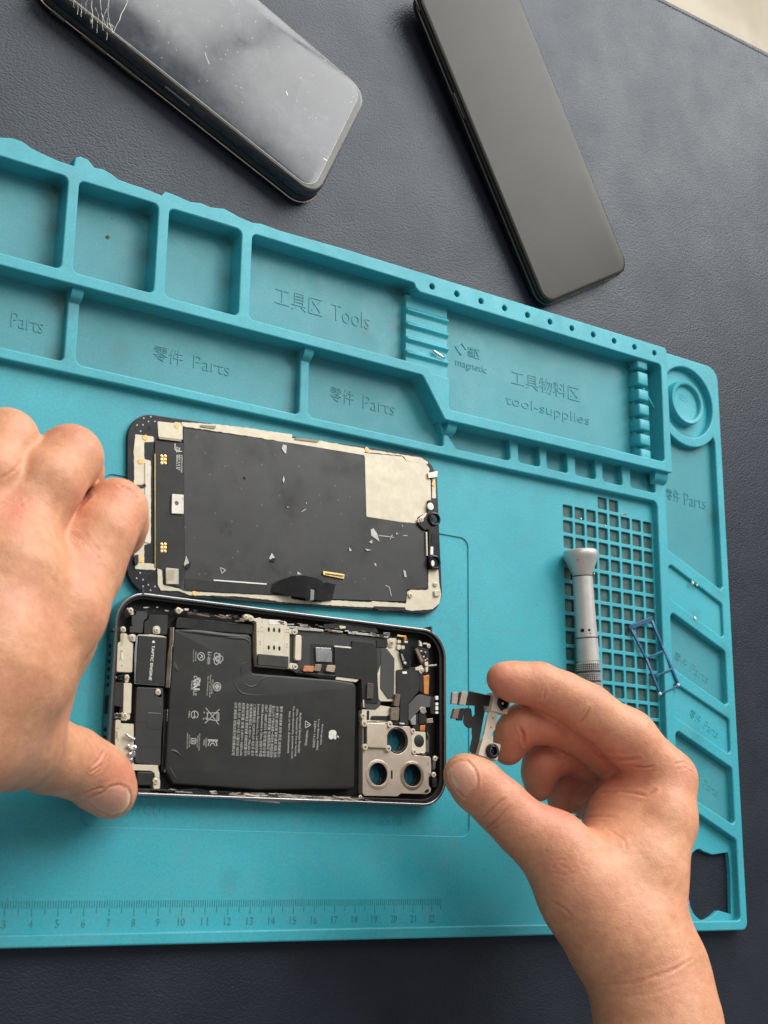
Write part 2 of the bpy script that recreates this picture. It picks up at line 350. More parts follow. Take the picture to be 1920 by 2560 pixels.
lh+=[fil(p,2.2) for p in ([(371.9,177.6),(371.9,158.6),(412.2,141),(412.2,160.2)],[(371.9,151.8),(371.9,122),(412.7,105),(412.7,134.5)],[(371.6,115),(371.6,97.3),(412.8,79.6),(412.8,98.5)],[(372,90.6),(372,61),(413.2,43.6),(413.2,73)],[(372,55.3),(372,-3.4),(413.5,-3.4),(413.5,36.6)])]
ring=[(CX+R0*math.cos(a),CY+R0*math.sin(a)) for a in np.linspace(-math.pi,math.pi,60,endpoint=False)]
lh.append([p for p in ring if p[0]>371.9])
prism('low_tray_frame',lo,-1.2,4,TEAL,mat,lh,bev=.75,seg=3)
# tall frame (10 mm) with the torn flash along its far edge
tear_top=[(-90,296.5),(-12,296.2),(-.4,296.7),(4,297.6),(8.5,297.6),(12.5,296.4),(16.3,295.9),(23.4,295.2),(30.6,295.1),(30.9,297.8),(33,298.6),(36.2,298.4),(39.3,296.5),(43,296.9),(46.7,296.2),(50,295.2),(54.3,295),(62,294.9),(69.7,294.4),(71.2,296),(75,295.9),(83.1,295.2),(88,295.9),(92.8,295.5),(99.3,296.4),(106.9,295.2),(113.6,294.7),(118,295.3),(127,294.9)]
tear_top=[(x,295.3+(y-295.3)*1.45) for x,y in tear_top]
to=tear_top+fil([(160,295.6),(371.2,296.2),(371.6,225.3),(222,224.6),(219.6,224.7),(206.6,243.9),(-90,243.9)],[0,2,1.2,1,1,2.5,0])
th=[rrect((a+bx)/2,(y0+y1)/2,bx-a,y1-y0,2.4,0,4) for a,bx,y0,y1 in ((-6.6,28.6,249,289.3),(33.4,68.6,249,289.3),(73.6,108.4,249,289.2),(-47,-11.6,249,289.3))]
th.append(fil([(113.6,249),(209.9,249),(223,230.2),(366.1,230.6),(366.4,285.6),(204.6,285.4),(202.3,287),(201.4,289.2),(113.6,289.2)],[2.5,2.5,1.2,2.2,2.2,1.5,1,1.5,2.5]))
for k in range(11): th.append(circ(211.9+14.99*k,290.1+.1*k,1.45,16))
prism('tall_tray_frame',to,-1.2,10,TEAL,mat,th,bev=.6,seg=3)
# shallow floors
for p in ([(371,178.5),(371,157.6),(413,139.5),(413,161)],[(371,116),(371,96.3),(413.4,78.6),(413.4,99.5)]): prism('shallow_cell_floor',p,-1.0,2.2,TEAL,mat,bev=.1)
# thin sheets make the tray floors darker and greyer than the rims
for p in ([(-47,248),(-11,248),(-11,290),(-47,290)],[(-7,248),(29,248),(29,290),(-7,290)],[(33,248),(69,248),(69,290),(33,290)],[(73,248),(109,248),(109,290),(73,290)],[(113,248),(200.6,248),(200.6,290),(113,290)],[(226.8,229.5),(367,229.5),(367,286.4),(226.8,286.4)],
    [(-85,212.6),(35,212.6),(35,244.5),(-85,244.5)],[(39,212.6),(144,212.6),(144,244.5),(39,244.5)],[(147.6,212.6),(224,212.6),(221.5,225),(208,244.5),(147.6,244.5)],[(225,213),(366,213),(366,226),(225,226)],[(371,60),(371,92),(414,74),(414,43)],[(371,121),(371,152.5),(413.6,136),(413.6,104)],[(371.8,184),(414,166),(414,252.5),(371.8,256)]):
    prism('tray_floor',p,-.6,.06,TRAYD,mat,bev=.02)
# round well with its raised ring
me=MB();cx,cy=392.0,270.9
me.lathe([(0,12.9),(5.2,12.6),(5.8,12.1),(5.8,10.6),(5.4,10.1),(3.6,9.7),(3.5,9.0)],(cx,cy,-1),(0,0,1),56);me.build('round_cup',TEAL,mat,.8)
# ridged platform between the tool tray and the magnetic tray
prof=[]
for i in range(121):
    y=285.8-i*(285.8-248.2)/120;z=3.3
    for c in (277.7,270.4,263.1,256.0): 
        d=abs(y-c); z=max(z,3.1+1.7*math.exp(-(d/1.35)**2)) 
    prof.append((y,z))
n=len(prof);v=[];f=[]
for x,dz in ((201.0,-.9),(201.5,0),(225.9,0),(226.4,-.9)): v+=[(x,y,z+dz) for y,z in prof]
for r_ in range(3): f+=[(r_*n+i,r_*n+i+1,(r_+1)*n+i+1,(r_+1)*n+i) for i in range(n-1)]
nb=len(v);v+=[(201,y,-1) for y,z in prof]+[(226.4,y,-1) for y,z in prof]
f+=[(nb+i,nb+i+1,i+1,i) for i in range(n-1)]+[(3*n+i,3*n+i+1,nb+n+i+1,nb+n+i) for i in range(n-1)]
o=mesh('ridged_rest',v,f,TEAL,mat,1.0)
bm=bmesh.new();bm.from_mesh(o.data);bmesh.ops.recalc_face_normals(bm,faces=bm.faces);bm.to_mesh(o.data);bm.free()
prism('plateau',fil([(208.4,248.2),(226.4,248.2),(226.4,227.4),(221.9,227.4)],[0,1,0,0]),-1,5.0,TEAL,mat,bev=.5)
# comb of tool rests at the right end of the magnetic tray
mb=MB()
for y0,y1 in ((280.9,287),(271.6,279.1),(263.2,269.3),(254.8,261.0),(246.4,252.5),(238.0,244.2),(228.0,235.9)):
    mb.box(350.6,358.2,y0,y1,-1,8)
o=mb.build('tool_comb',TEAL,mat,bevel=.9)
mb=MB();mb.box(351.6,357.4,227.5,287,-1,3.2);mb.build('comb_bar',TEAL,mat,bevel=.4)
# gussets where low dividers meet the tall wall
for x0,x1,yb in ((34.7,39.6,244.2),(143.6,148.2,244.2),(223.4,228.6,225.0),(361.5,371.0,225.2)):
    pr=[(yb+1,3),(yb+1,7.6),(yb-.3,7.5)]+[(yb-.3-4.8*math.sin(a),7.5-3.6*(1-math.cos(a))) for a in np.linspace(.2,1.35,7)]+[(yb-5.9,3.7),(yb-6,3)]
    k=len(pr);v=[(x0+.3*0,y,z) for y,z in pr]+[(x1,y,z) for y,z in pr]
    mesh('gusset',v,[tuple(range(k-1,-1,-1)),tuple(range(k,2*k))]+[(i,(i+1)%k,k+(i+1)%k,k+i) for i in range(k)],TEAL,mat,.6)
# ruler
mb=MB();mbn=[]
for i in range(-60,226):
    x=i*1.0+.0
    if x>226 or x<-60:break
    L=5.6 if i%10==0 else (4.6 if i%5==0 else 2.6)
    mb.box(x-.11,x+.11,7.9-L,7.9,-.2,.14)
mb.build('ruler_ticks',GRIME,mat)
for k in range(1,23):
    s=str(k);wd=1.35*len(s)+.15*(len(s)-1)
    mbn.append(text_mesh('num',s,k*10-wd/2,k*10+wd/2,-1.55,1.35,-.1,.28,GRIME,None,thin=-.012))
join('ruler_numbers',mbn,mat)
# moulded lettering
def emb(body,x0,x1,y0,y1,z=0,rot=0,h=.26,mm=None,thin=-.012): return text_mesh('t',body,x0,x1,y0,y1,z-.1,h+.17,mm or (TRAYD if z>=0 and z<2 else TEAL),None,rot,thin)
T=[]
T+=[emb('工具区',131.5,156.6,263.9,272.2),emb('Tools',161.6,182.6,264.1,272.0)]
T+=[emb('零件',74.6,88.0,224.4,230.9),emb('Parts',93.1,110.4,224.9,230.7),emb('零件',162.0,174.6,224.8,231.7),emb('Parts',179.8,197.4,224.8,231.0)]
T+=[emb('零件',-4.6,8.6,223.9,230.6),emb('Parts',13.6,26.6,224.2,230.4)]
T+=[emb('工具物料区',269.0,315.0,256.0,263.9),emb('tool-supplies',265.2,321.6,243.2,249.8)]
T+=[emb('磁区',241.0,248.6,264.4,269.6),emb('magnetic',233.6,253.0,256.9,261.4)]
T+=[emb('零件',376.2,386.8,213.8,220.2),emb('Parts',390.4,407.2,213.2,219.8)]
T+=[emb('零件',376.6,386.2,127.4,132.4,0,-.43,.12),emb('Parts',388.8,402.6,122.4,127.0,0,-.43,.12),emb('零件',384.0,392.4,98.0,102.8,2.2,-.43,.12),emb('Parts',394.4,405.4,92.6,97.4,2.2,-.43,.12),
    emb('零件',384.0,392.4,68.0,72.8,0,-.43,.12),emb('Parts',394.4,405.4,62.6,67.0,0,-.43,.12)]
T+=[emb('ITCUT',77.2,92.7,39.4,43.6,-.55,0,.10),emb('区槽',192.6,204.6,38.6,43.6,-.55,0,.14)]
T+=[emb('磁区',387.6,394.6,271.6,275.8,2.5,0,.02)]
mb=MB()                                       # the little outlined rhomb before the word magnetic
dm=[(233.6,267.6),(237.2,270.6),(240.4,267.4),(237.0,264.2)]
for i in range(4): mb.bar(dm[i]+(.1,),dm[(i+1)%4]+(.1,),.55,.7,0,(0,0,1))
T.append(mb.build('t',TEAL))
adopt(T,'moulded_word',mat)
# ------------------------------------------------------------------ whole phones on the leather
def cap_frame(a):                            # unit vectors along / across a phone lying at angle a
    return Vector((math.cos(a),math.sin(a),0)),Vector((-math.sin(a),math.cos(a),0))
def slab(name,L,Wd,r,prof,m,parent,n=10):
    """rounded rectangle swept through (inset, z) pairs: a body with rounded edges; local coordinates, centre at origin"""
    v=[];f=[];k=None
    for ins,z in prof:
        q=rrect(0,0,L-2*ins,Wd-2*ins,max(.4,r-ins),0,n);k=len(q);v+=[(x,y,z) for x,y in q]
    m_=len(prof)
    for j in range(m_-1): f+=[(j*k+i,j*k+(i+1)%k,(j+1)*k+(i+1)%k,(j+1)*k+i) for i in range(k)]
    f+=[tuple(range(k-1,-1,-1)),tuple((m_-1)*k+i for i in range(k))]
    return mesh(name,v,f,m,parent,.5,local=True)
def sub(o,parent): o.parent=parent;return o
# --- cracked phone, top left
ang=math.radians(-23.0);u,v_=cap_frame(ang)
ctr=u*(-63)+v_*383.2
ph=thing('cracked_phone','dark phone with a smeared glass screen cracked at one edge, lying above the tray cells','phone',(ctr.x,ctr.y,-2.5),rot=(0,0,ang))
slab('body',151,73.4,11,[(2.2,0),(.8,.5),(0,1.8),(0,4.4),(.5,5.3),(1.4,5.8)],PHONEBK,ph)
slab('frame_seam',151.7,74.1,11.3,[(.5,2.2),(0,2.45),(0,2.85),(.5,3.1)],simple('rosy_steel_line',(.58,.43,.39),.25,.8,var=.2),ph)
scr=slab('screen',149.2,71.2,10.2,[(1.0,5.6),(.2,6.3),(0,7.6),(0,9.6),(.25,10.6),(1.0,11.3),(2.3,11.65)],SCRG,ph)
slab('bezel',148.8,70.8,9.9,[(.0,10.9),(.3,11.35),(1.4,11.68),(1.9,11.74)],simple('black_glass_edge',(.008,.008,.0075),.22,var=.3,spec=.4),scr)
dg_=slab('display_glass',143,66.8,7.6,[(.0,11.5),(.0,11.86),(.25,11.92)],SCRG,scr);dg_.data.transform(Matrix.Translation((-.0011,.0009,0)))
dl=link('display_outline',prism_mesh('o',rrect(-1.1,.9,143.5,67.3,7.9),[rrect(-1.1,.9,142.9,66.7,7.6)],11.5,11.94,.02),simple('pale_protector_edge',(.34,.33,.27),.35),scr);dl.matrix_parent_inverse=Matrix()
for x0,x1 in ((-63,-56.5),(-48,-35.5),(-31,-18.5)):
    b=MB();b.box(x0,x1,-37.55,-36.6,1.9,3.6);b.build('side_button',PHONEBK if False else simple('dull_bronze_button',(.20,.18,.14),.35,.6),ph,local=True,bevel=.35)
b=MB();b.box(-8.5,4.5,-35.8,-35.2,8.2,9.0);b.build('side_slot',simple('pale_seam',(.3,.29,.26),.4),ph,local=True)
# fractures run from the left edge of the display inwards; real thin ridges of broken glass
mb=MB();rnd=random.Random(4)
def loc(px,py): p=P(px,py,9.4);q=Vector((p[0]-ctr.x,p[1]-ctr.y,0));return Vector((q.dot(u),q.dot(v_),11.93))
a1c=cr(60,0,.2411)
def crack(pts,wd):
    for i in range(len(pts)-1):
        a=loc(*a1c(*pts[i]));b_=loc(*a1c(*pts[i+1]))
        m1=(a+b_)/2+Vector((rnd.uniform(-.35,.35),rnd.uniform(-.35,.35),0))
        for s_,e_ in ((a,m1),(m1,b_)): mb.bar(s_,e_,wd*.72*rnd.uniform(.4,1.2),.08)
crack([(925,345),(990,210),(1040,90),(1085,-20),(1120,-140)],0.252)
crack([(915,340),(890,240),(870,120),(880,20),(900,-120)],0.132)
crack([(915,345),(905,250),(935,290)],0.150)
crack([(860,290),(820,190),(800,90),(795,-30),(780,-150)],0.204)
crack([(820,320),(815,200),(860,90),(880,-20)],0.144)
crack([(760,240),(770,150),(740,80)],0.156)
crack([(700,230),(710,120),(705,20),(690,-100)],0.168)
crack([(870,290),(865,180)],0.180);crack([(640,150),(640,60),(670,-10)],0.090);crack([(600,140),(595,30)],0.090);crack([(520,80),(520,10),(500,-60)],0.180);crack([(480,10),(470,-80)],0.150)
crack([(930,345),(1100,480)],0.072)
for i in range(6):
    x=rnd.uniform(500,900);y=x*.78-350+rnd.uniform(-30,15);crack([(x,y),(x-4,y+70+rnd.uniform(0,30))],0.120)
crack([(880,240),(900,310)],0.300)
mb.build('glass_cracks',CRACK,scr,local=True)
scr.children[-1].matrix_parent_inverse=Matrix()
for px,py,l in (((887,227),(905,278),.1),):pass
mb=MB()
for (x0,y0),(x1,y1),wd in (((885,226),(893,252),.22),((893,252),(905,278),.28),((1398,684),(1412,694),.5),((1236,395),(1243,412),.5)):
    B_=cr(0,0,.5787);a=loc(*B_(x0,y0));b_=loc(*B_(x1,y1));mb=MB();mb.bar(a,b_,wd*.8,.06);mb.build('scratch',CRACK,scr,local=True)
# --- black phone, top right; its far end sits on a camera bump
ang=math.radians(-59.3);u,v_=cap_frame(ang);L=172
end=u*(-111.8)+v_*437.8
ph=thing('black_phone','intact black phone with a dull grey reflecting screen, lying beyond the holed mat edge','phone',(end.x,end.y,-2.5))
ph.rotation_mode='XYZ';ph.rotation_euler=(0,math.radians(1.75),ang)
def shift(o,dx):
    o.data.transform(Matrix.Translation((dx*S,0,0)));return o
shift(slab('back_cover',L,73.0,9,[(2.2,0),(.8,.5),(.1,1.5),(0,3.2),(.3,3.8)],PHONEBK,ph),-L/2)
shift(slab('frame',L-.4,72.6,8.8,[(.6,3.6),(.2,4.1),(.1,5.8),(.5,6.6)],simple('black_satin_frame',(.016,.016,.016),.28,var=.2),ph),-L/2)
shift(slab('frame_edge_line',L+.2,73.2,9.1,[(.3,3.55),(0,3.75),(.3,3.95)],simple('grey_seam',(.09,.09,.09),.3,.5),ph),-L/2)
g=shift(slab('screen',L-1.4,71.6,8.2,[(.5,6.4),(.1,6.9),(.15,7.5),(.9,7.9),(1.9,8.0)],SCRB,ph),-L/2)
b=MB();b.box(-118,-104,-36.75,-36.2,4.4,5.6);b.build('power_button',simple('worn_button',(.10,.095,.085),.35,.5),ph,local=True,bevel=.3)
b=MB();b.box(-L+3,-L+10,-36.7,-36.1,4.3,5.5);b.build('sim_tray_cover',simple('worn_tray',(.13,.12,.10),.3,.6),ph,local=True,bevel=.3)
b=MB();b.lathe([(0,9),(-2.6,8.4)],(-L+22,18,0),(0,0,1),32);b.build('camera_bump',PHONEBK,ph,local=True)

# ------------------------------------------------------------------ the detached display assembly, seen from its back
def lf(cx,cy,a,z): return lambda x,y:(cx+math.cos(a)*x-math.sin(a)*y,cy+math.sin(a)*x+math.cos(a)*y,z)
sa=.0570577641;scx,scy=144.28,166.12
sc=thing('detached_phone_screen','removed phone display lying face down, black foil and cream metal backing upwards','phone screen',(scx,scy,0))
s1=cr(300,1010,.25317);s2=cr(700,1010,.26522)
jr=random.Random(11)
def jag(pts,amp,step=1.1):                   # ragged torn edge
    out=[]
    for i in range(len(pts)):
        a=Vector(pts[i]).to_2d();b=Vector(pts[(i+1)%len(pts)]).to_2d();n=max(1,int((b-a).length/step))
        for k in range(n):
            p=a.lerp(b,k/n);nn=(b-a).orthogonal().normalized()
            out.append(tuple(p+nn*jr.uniform(-amp,amp)))
    return out
prism('cover_glass',rrect(scx,scy,156.8,75,11.5,sa,12),.05,2.0,simple('black_glass_underside',(.017,.018,.020),.35,var=.2),sc,bev=.35,seg=3)
Z=2.3
cre=[]
def cp(crop,pts,dz=0,ja=0,holes=(),r=.5,m=CREAM):
    q=Q(crop,pts,Z+dz);q=fil(q,r,3) if r else q
    if ja:q=jag(q,ja)
    cre.append(prism('c',q,1.6,Z+dz,m,None,holes,.06))
cp(s1,[(150,298),(335,322),(335,372),(240,378),(242,545),(305,560),(305,1380),(240,1392),(240,1572),(350,1580),(352,1640),(150,1632),(138,1500),(150,1440),(140,900),(136,480)],0,.12)
cp(s1,[(350,1585),(415,1628),(425,1785),(590,1825),(660,1850),(1000,1865),(1500,1890),(1690,1895),(1690,1958),(1150,1900),(900,1895),(690,1888),(590,1848),(405,1840),(375,1790),(372,1640)],.03,.10)
cp(s2,[(-40,1818),(330,1868),(490,1850),(850,1870),(870,1858),(1190,1880),(1200,1770),(1230,1750),(1385,1755),(1398,1745),(1400,1440),(1490,1560),(1505,1700),(1520,1800),(1500,1880),(1440,1935),(1250,1950),(1100,1918),(870,1920),(330,1888),(-40,1862)],.01,.14)
cp(s1,[(370,170),(535,188),(545,176),(600,185),(618,225),(620,355),(380,325)],.05)
cp(s1,[(600,178),(900,195),(1250,235),(1700,300),(1700,385),(620,220)],.02,.16)
cp(s2,[(-40,310),(140,320),(400,350),(800,420),(1010,455),(1330,505),(1400,550),(1390,565),(1190,535),(1160,490),(800,455),(790,482),(-40,350)],.0,.18)
cp(s2,[(780,460),(1155,495),(1185,535),(1375,565),(1412,610),(1395,680),(1420,720),(1425,900),(1395,915),(1400,1005),(1295,1070),(1288,1125),(1140,1112),(815,1062),(800,500)],.02,0,m=CREAM)
cp(s2,[(1440,640),(1462,640),(1472,890),(1432,890)],.0,.1)
join('metal_backing',cre,sc)
# black foil over the panel
dk=[]
def dp(pts,crop,z,m=BACKFILM,r=.5,ja=0): 
    q=fil(Q(crop,pts,z),r,3); dk.append(prism('d',jag(q,ja) if ja else q,z-.5,z,m,None,(),.08))
q1=Q(s1,[(626,240),(1700,385)],2.55);q2=Q(s2,[(780,478),(800,500),(815,1062),(1140,1112),(1285,1130),(1375,1205),(1392,1740),(1200,1748),(1185,1862),(500,1840)],2.55);q3=Q(s1,[(1690,1890),(1480,1885),(1000,1860),(640,1845),(590,1820),(640,1690)],2.55)
prism('black_foil',fil(q1+q2+q3,.6,3),2.0,2.55,BACKFILM,sc,bev=.1)
prism('driver_flex_board',fil(Q(s1,[(345,370),(560,385),(628,380),(640,1690),(600,1815),(430,1780),(425,1640),(345,1612)],2.5),.5,3),2.0,2.5,DARK2,sc,bev=.1)
plate('lower_flex_strip',s1,[(640,1715),(920,1745),(1440,1790),(1640,1700),(1690,1890),(1000,1860),(640,1830)],2.4,2.7,DARK2,sc,.5,.1)
prism('gold_seam',Q(s1,[(340,490),(352,490),(352,1612),(343,1612)],2.6),2.3,2.6,simple('old_gold_trace',(.38,.30,.14),.35,.7),sc,bev=.04)
plate('foam_strip',s1,[(246,575),(305,577),(304,1375),(247,1368)],2.2,2.62,simple('grey_cream_foam',(.62,.58,.47),.55),sc,.3,.1)
plate('white_edge_tape',s1,[(925,1733),(1450,1772),(1448,1785),(925,1745)],2.6,2.85,WHITE,sc,.1,.04)
for yy in ((515,550,585),(1385,1420,1455)):
    mb=MB()
    for x in (413,447):
        for y in yy:
            p=P(*s1(x,y),2.62);mb.lathe([(0,.62),(.12,.6),(.17,.45)],(p[0],p[1],2.5),(0,0,1),16)
    mb.build('gold_test_pads',GOLD,sc,.6)
    mb=MB();x0,y0=P(*s1(413,yy[0]),2.55)[:2];x1,y1=P(*s1(447,yy[2]),2.55)[:2];mb.box(x0-.35,x1+.35,y1-.2,y0+.2,2.48,2.53);mb.build('copper_pad',COPPER,sc)
c=plate('driver_chip',s1,[(515,888),(630,896),(630,1086),(510,1080)],2.4,3.3,CHIP if False else simple('pale_chip_lid',(.60,.56,.48),.4,.4),sc,.25,.12)
p=P(*s1(548,915),3.33);mb=MB()
link('chip_logo',prism_mesh('l',circ(p[0]+.7,p[1]-2.6,.95,20),[],3.28,3.33,.01,1),GRAPH,c)
mb=MB();mb.box(p[0]+3.2,p[0]+3.5,p[1]-.6,p[1]+.1,3.28,3.33);mb.build('chip_mark',GRAPH,c)
c=plate('connector_chip',s1,[(452,1616),(580,1628),(580,1780),(456,1778)],2.4,3.2,simple('grey_chip_lid',(.45,.42,.36),.4,.5),sc,.25,.12)
mb=MB()
for i in range(6):
    a=P(*s1(470+i*12,1640),3.2);b_=P(*s1(466+i*12,1745),3.2);mb.bar((a[0],a[1],3.2),(b_[0],b_[1],3.2),.5,.06)
mb.build('etched_lines',TAN,c)
# tiny printed code in white along the foil edge
T=[]
for k,tx in enumerate(('AAMMMCM1.SLZJPOB','REV 0 0 57','SEA0A3 2 M')):
    a=P(*s1(602-k*22,500),2.6);b_=P(*s1(602-k*22,(675,655,640)[k]),2.6);ln=math.hypot(a[0]-b_[0],a[1]-b_[1])
    T.append(text_mesh('t',tx,a[0],a[0]+ln,a[1],a[1]+.75,2.5,.08,WHITE,None,-math.pi/2+.03))
a=P(*s1(578,400),2.6);T.append(text_mesh('t','5Y',a[0]-.9,a[0]+.9,a[1]-3.4,a[1]-1.2,2.5,.08,simple('ochre_print',(.4,.33,.2),.6),None))
mb=MB();pp=[P(*s1(*q),2.6) for q in ((543,388),(543,445),(556,462),(612,468))]
for i in range(3): mb.bar(pp[i],pp[i+1],.3,.1)
T.append(mb.build('t',WHITE));join('printed_code',T,sc)
# display cable: humps over the foil and ends in a gold connector
def ribbon(name,crop,ends,m,parent,th=.25):   # strip through pairs of edge points with their heights
    v=[];f=[]
    for (xa,ya),(xb,yb),z in ends:
        a=P(*crop(xa,ya),z);b_=P(*crop(xb,yb),z);v+=[a,b_]
    n=len(ends);top=len(v);v+=[p-np.array([0,0,th]) for p in v]
    for i in range(n-1):
        a=2*i;f+=[(a,a+1,a+3,a+2),(top+a+2,top+a+3,top+a+1,top+a),(a,a+2,top+a+2,top+a),(a+1,top+a+1,top+a+3,a+3)]
    f+=[(0,top,top+1,1),(2*n-2,2*n-1,top+2*n-1,top+2*n-2)]
    o=mesh(name,v,f,m,parent,1.2)
    return o
o=ribbon('display_cable',s2,[((-70,1700),(-90,1770),2.9),((0,1665),(20,1790),4.2),((110,1622),(130,1812),6.0),((230,1618),(250,1830),7.0),((340,1640),(330,1845),6.6),((385,1660),(385,1850),5.4),((410,1690),(400,1855),3.6),((440,1680),(420,1858),3.0),((525,1700),(490,1852),2.9)],simple('black_shiny_flex',(.012,.012,.012),.22,var=.2),sc)
c=plate('cable_connector',s2,[(408,1575),(612,1605),(604,1652),(408,1610)],2.5,3.4,GOLD,sc,.2,.15)
plate('connector_slot',s2,[(425,1592),(596,1618),(594,1632),(425,1606)],3.3,3.43,simple('dark_gold_slot',(.12,.08,.035),.4,.5),c,.05,.02)
plate('clear_latch',s2,[(290,1745),(325,1755),(320,1850),(285,1850)],3.0,7.2,simple('smoky_clip',(.20,.20,.19),.3),sc,.2,.1)
# torn film scraps
for pts,crop,m in (([(1610,400),(1645,410),(1640,490),(1625,485),(1595,440)],s1,FLAKE),([(1615,710),(1628,745),(1612,785),(1604,750)],s1,FLAKE),([(655,1500),(690,1590),(640,1610),(632,1580)],s1,FLAKE),([(1500,1470),(1530,1515),(1500,1540),(1472,1525)],s1,FLAKE),
   ([(855,1185),(880,1172),(915,1220),(938,1298),(900,1270),(858,1240)],s2,FLAKE),([(838,1300),(870,1283),(868,1315)],s2,FLAKE),([(797,1365),(865,1378),(820,1384)],s2,FLAKE),([(165,1578),(205,1605),(165,1608)],s2,FLAKE),([(888,1500),(905,1500),(910,1530),(895,1522)],s2,FLAKE),([(1160,1565),(1180,1575),(1192,1632),(1172,1630)],s2,FLAKE),([(1095,1212),(1115,1222),(1096,1232)],s2,FLAKE),([(243,925),(256,930),(248,943)],s2,FLAKE),([(62,968),(85,970),(70,978)],s2,FLAKE),([(1150,1140),(1162,1145),(1155,1160)],s2,FLAKE),([(650,1350),(675,1380),(655,1390)],s2,FLAKE),([(1222,720),(1245,718),(1235,745)],s1,DARK2),
   ([(1500,1520),(1540,1530),(1520,1560),(1480,1550)],s1,BLACKV),([(640,1595),(700,1560),(690,1620),(660,1640)],s1,BLACKV)):
    prism('film_scrap',Q(crop,pts,2.75),2.5,2.5+random.uniform(.22,.5),m,sc,bev=.03)
mb=MB()
for crop,pts in ((s1,[(990,1615),(1045,1640),(1005,1672),(990,1615)]),(s2,[(930,1240),(1030,1250),(1075,1258)]),(s2,[(1040,1275),(1045,1250),(1060,1235)]),(s2,[(205,1015),(245,990)]),(s2,[(995,1710),(1030,1725),(1050,1810)]),(s2,[(1200,1240),(1160,1240)])):
    mb=MB()
    for i in range(len(pts)-1): mb.bar(P(*crop(*pts[i]),2.6),P(*crop(*pts[i+1]),2.6),.3,.12)
    mb.build('scratch_mark',FLAKE,sc)
for crop,x,y in ((s1,250,330),(s1,560,212),(s1,205,565),(s1,740,1870),(s1,208,1540),(s1,213,1290),(s2,820,428),(s2,1450,755)):
    p=P(*crop(x,y),2.5);prism('glue_dot',jag(circ(p[0],p[1],1.15,14),.2,.5),2.2,2.5,ORANGE,sc,bev=.08)
# sensor block with the camera openings at the right end
em=plate('sensor_holder',s2,[(1400,905),(1476,905),(1490,1020),(1500,1150),(1506,1420),(1500,1560),(1408,1560),(1400,1440),(1402,1180),(1365,1190),(1300,1130),(1370,1060),(1395,1010)],2.0,3.6,simple('black_glossy_holder',(.010,.010,.010),.22,var=.3),sc,.5,.2)
for x,y,r,mi in ((1420,965,1.75,WHITE),(1452,1085,2.5,simple('dark_teal_lens',(.010,.030,.035),.1)),(1452,1492,2.6,simple('mid_lens',(.02,.03,.03),.1))):
    p=P(*s2(x,y),3.8);mb=MB()
    if mi is WHITE: mb.lathe([(0,r),(.4,r),(.5,r-.2)],(p[0],p[1],3.4),(0,0,1),28);mb.build('pale_sensor_window',WHITE,em,.8)
    else:
        me=prism_mesh('r',circ(p[0],p[1],r+.75,32),[circ(p[0],p[1],r-.1,32)],3.4,4.6,.15);link('lens_ring',me,simple('gloss_black_ring',(.012,.012,.012),.15),em,.8)
        mb.lathe([(0,r),(.1,r-.2)],(p[0],p[1],3.55),(0,0,1),28);mb.build('lens_window',mi,em)
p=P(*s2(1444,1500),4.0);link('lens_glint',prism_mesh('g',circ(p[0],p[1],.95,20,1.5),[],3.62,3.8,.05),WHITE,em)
plate('speaker_slot',s2,[(1430,1215),(1462,1215),(1458,1325),(1430,1320)],3.4,3.75,BLACKV,em,.6,.05)
plate('white_pad',s2,[(1420,1345),(1445,1345),(1445,1420),(1418,1420)],3.4,3.8,WHITE,em,.1,.05)
plate('steel_edge',s2,[(1376,1205),(1388,1205),(1394,1430),(1382,1430)],2.4,3.4,CREAM,sc,.1,.04)
tb=plate('screw_tab',s2,[(1300,1085),(1380,1018),(1395,1040),(1350,1110),(1335,1135),(1300,1110)],2.6,3.5,CREAM,sc,.8,.1)
def screw_proto(nm,r=1.15,h=.55,m=CREAM):
    mb=MB();mb.lathe([(0,r),(h*.6,r),(h*.9,r*.86),(h,r*.7)],(0,0,0),(0,0,1),24,0)
    for a in (.5,.5+math.pi/2): mb.box(-r*.55,r*.55,-r*.14,r*.14,h-.25,h+.02,1,a)
    mb.lathe([(h-.2,r*.18),(h+.03,r*.18)],(0,0,0),(0,0,1),8,1)
    me=mb.build(nm,[m,CREAMD],None,.7);d=me.data;bpy.data.objects.remove(me);return d
SCREW=screw_proto('screw_mesh')
def screw(crop,x,y,z,parent,s=1.0,name='screw'):
    p=P(*crop(x,y),z);o=bpy.data.objects.new(name,SCREW);COL.objects.link(o);o.parent=parent
    o.matrix_parent_inverse=Matrix.Translation(-gloc(parent));o.location=Vector((p[0],p[1],z-.5))*S;o.scale=(s,s,1);o.rotation_euler=(0,0,jr.uniform(0,3));return o
screw(s2,1335,1088,3.9,sc,1.1);screw(s2,1468,1700,3.0,sc,1.0);screw(s2,1232,1802,3.0,sc,1.1)
for pts in ([(1395,650),(1490,630),(1485,690),(1400,700)],[(1455,1760),(1505,1750),(1510,1810),(1460,1815)]): plate('spring_clip',s2,pts,2.3,3.3,simple('clip_steel',(.5,.45,.36),.35,.6),sc,.3,.2)
for pts in ([(800,205),(960,215),(935,245),(785,225)],):plate('slot_contact',s1,pts,2.2,2.62,CREAMD,sc,.4,.08)
plate('slot_contact',s2,[(150,312),(385,342),(350,362),(130,335)],2.2,2.62,CREAMD,sc,.4,.08)
mb=MB()                                       # pin holes in the glass corners
for (x,y) in ((235,140),(305,125),(282,172),(345,172),(170,208),(228,205),(205,268),(200,1668),(165,1720),(228,1735),(280,1785),(228,1800),(302,1838),(346,1802)):
    p=P(*s1(x,y),2.05);mb=MB();mb.lathe([(0,.36),(.06,.33)],(p[0],p[1],2.0),(0,0,1),10);mb.build('corner_stud',FLAKE,sc)
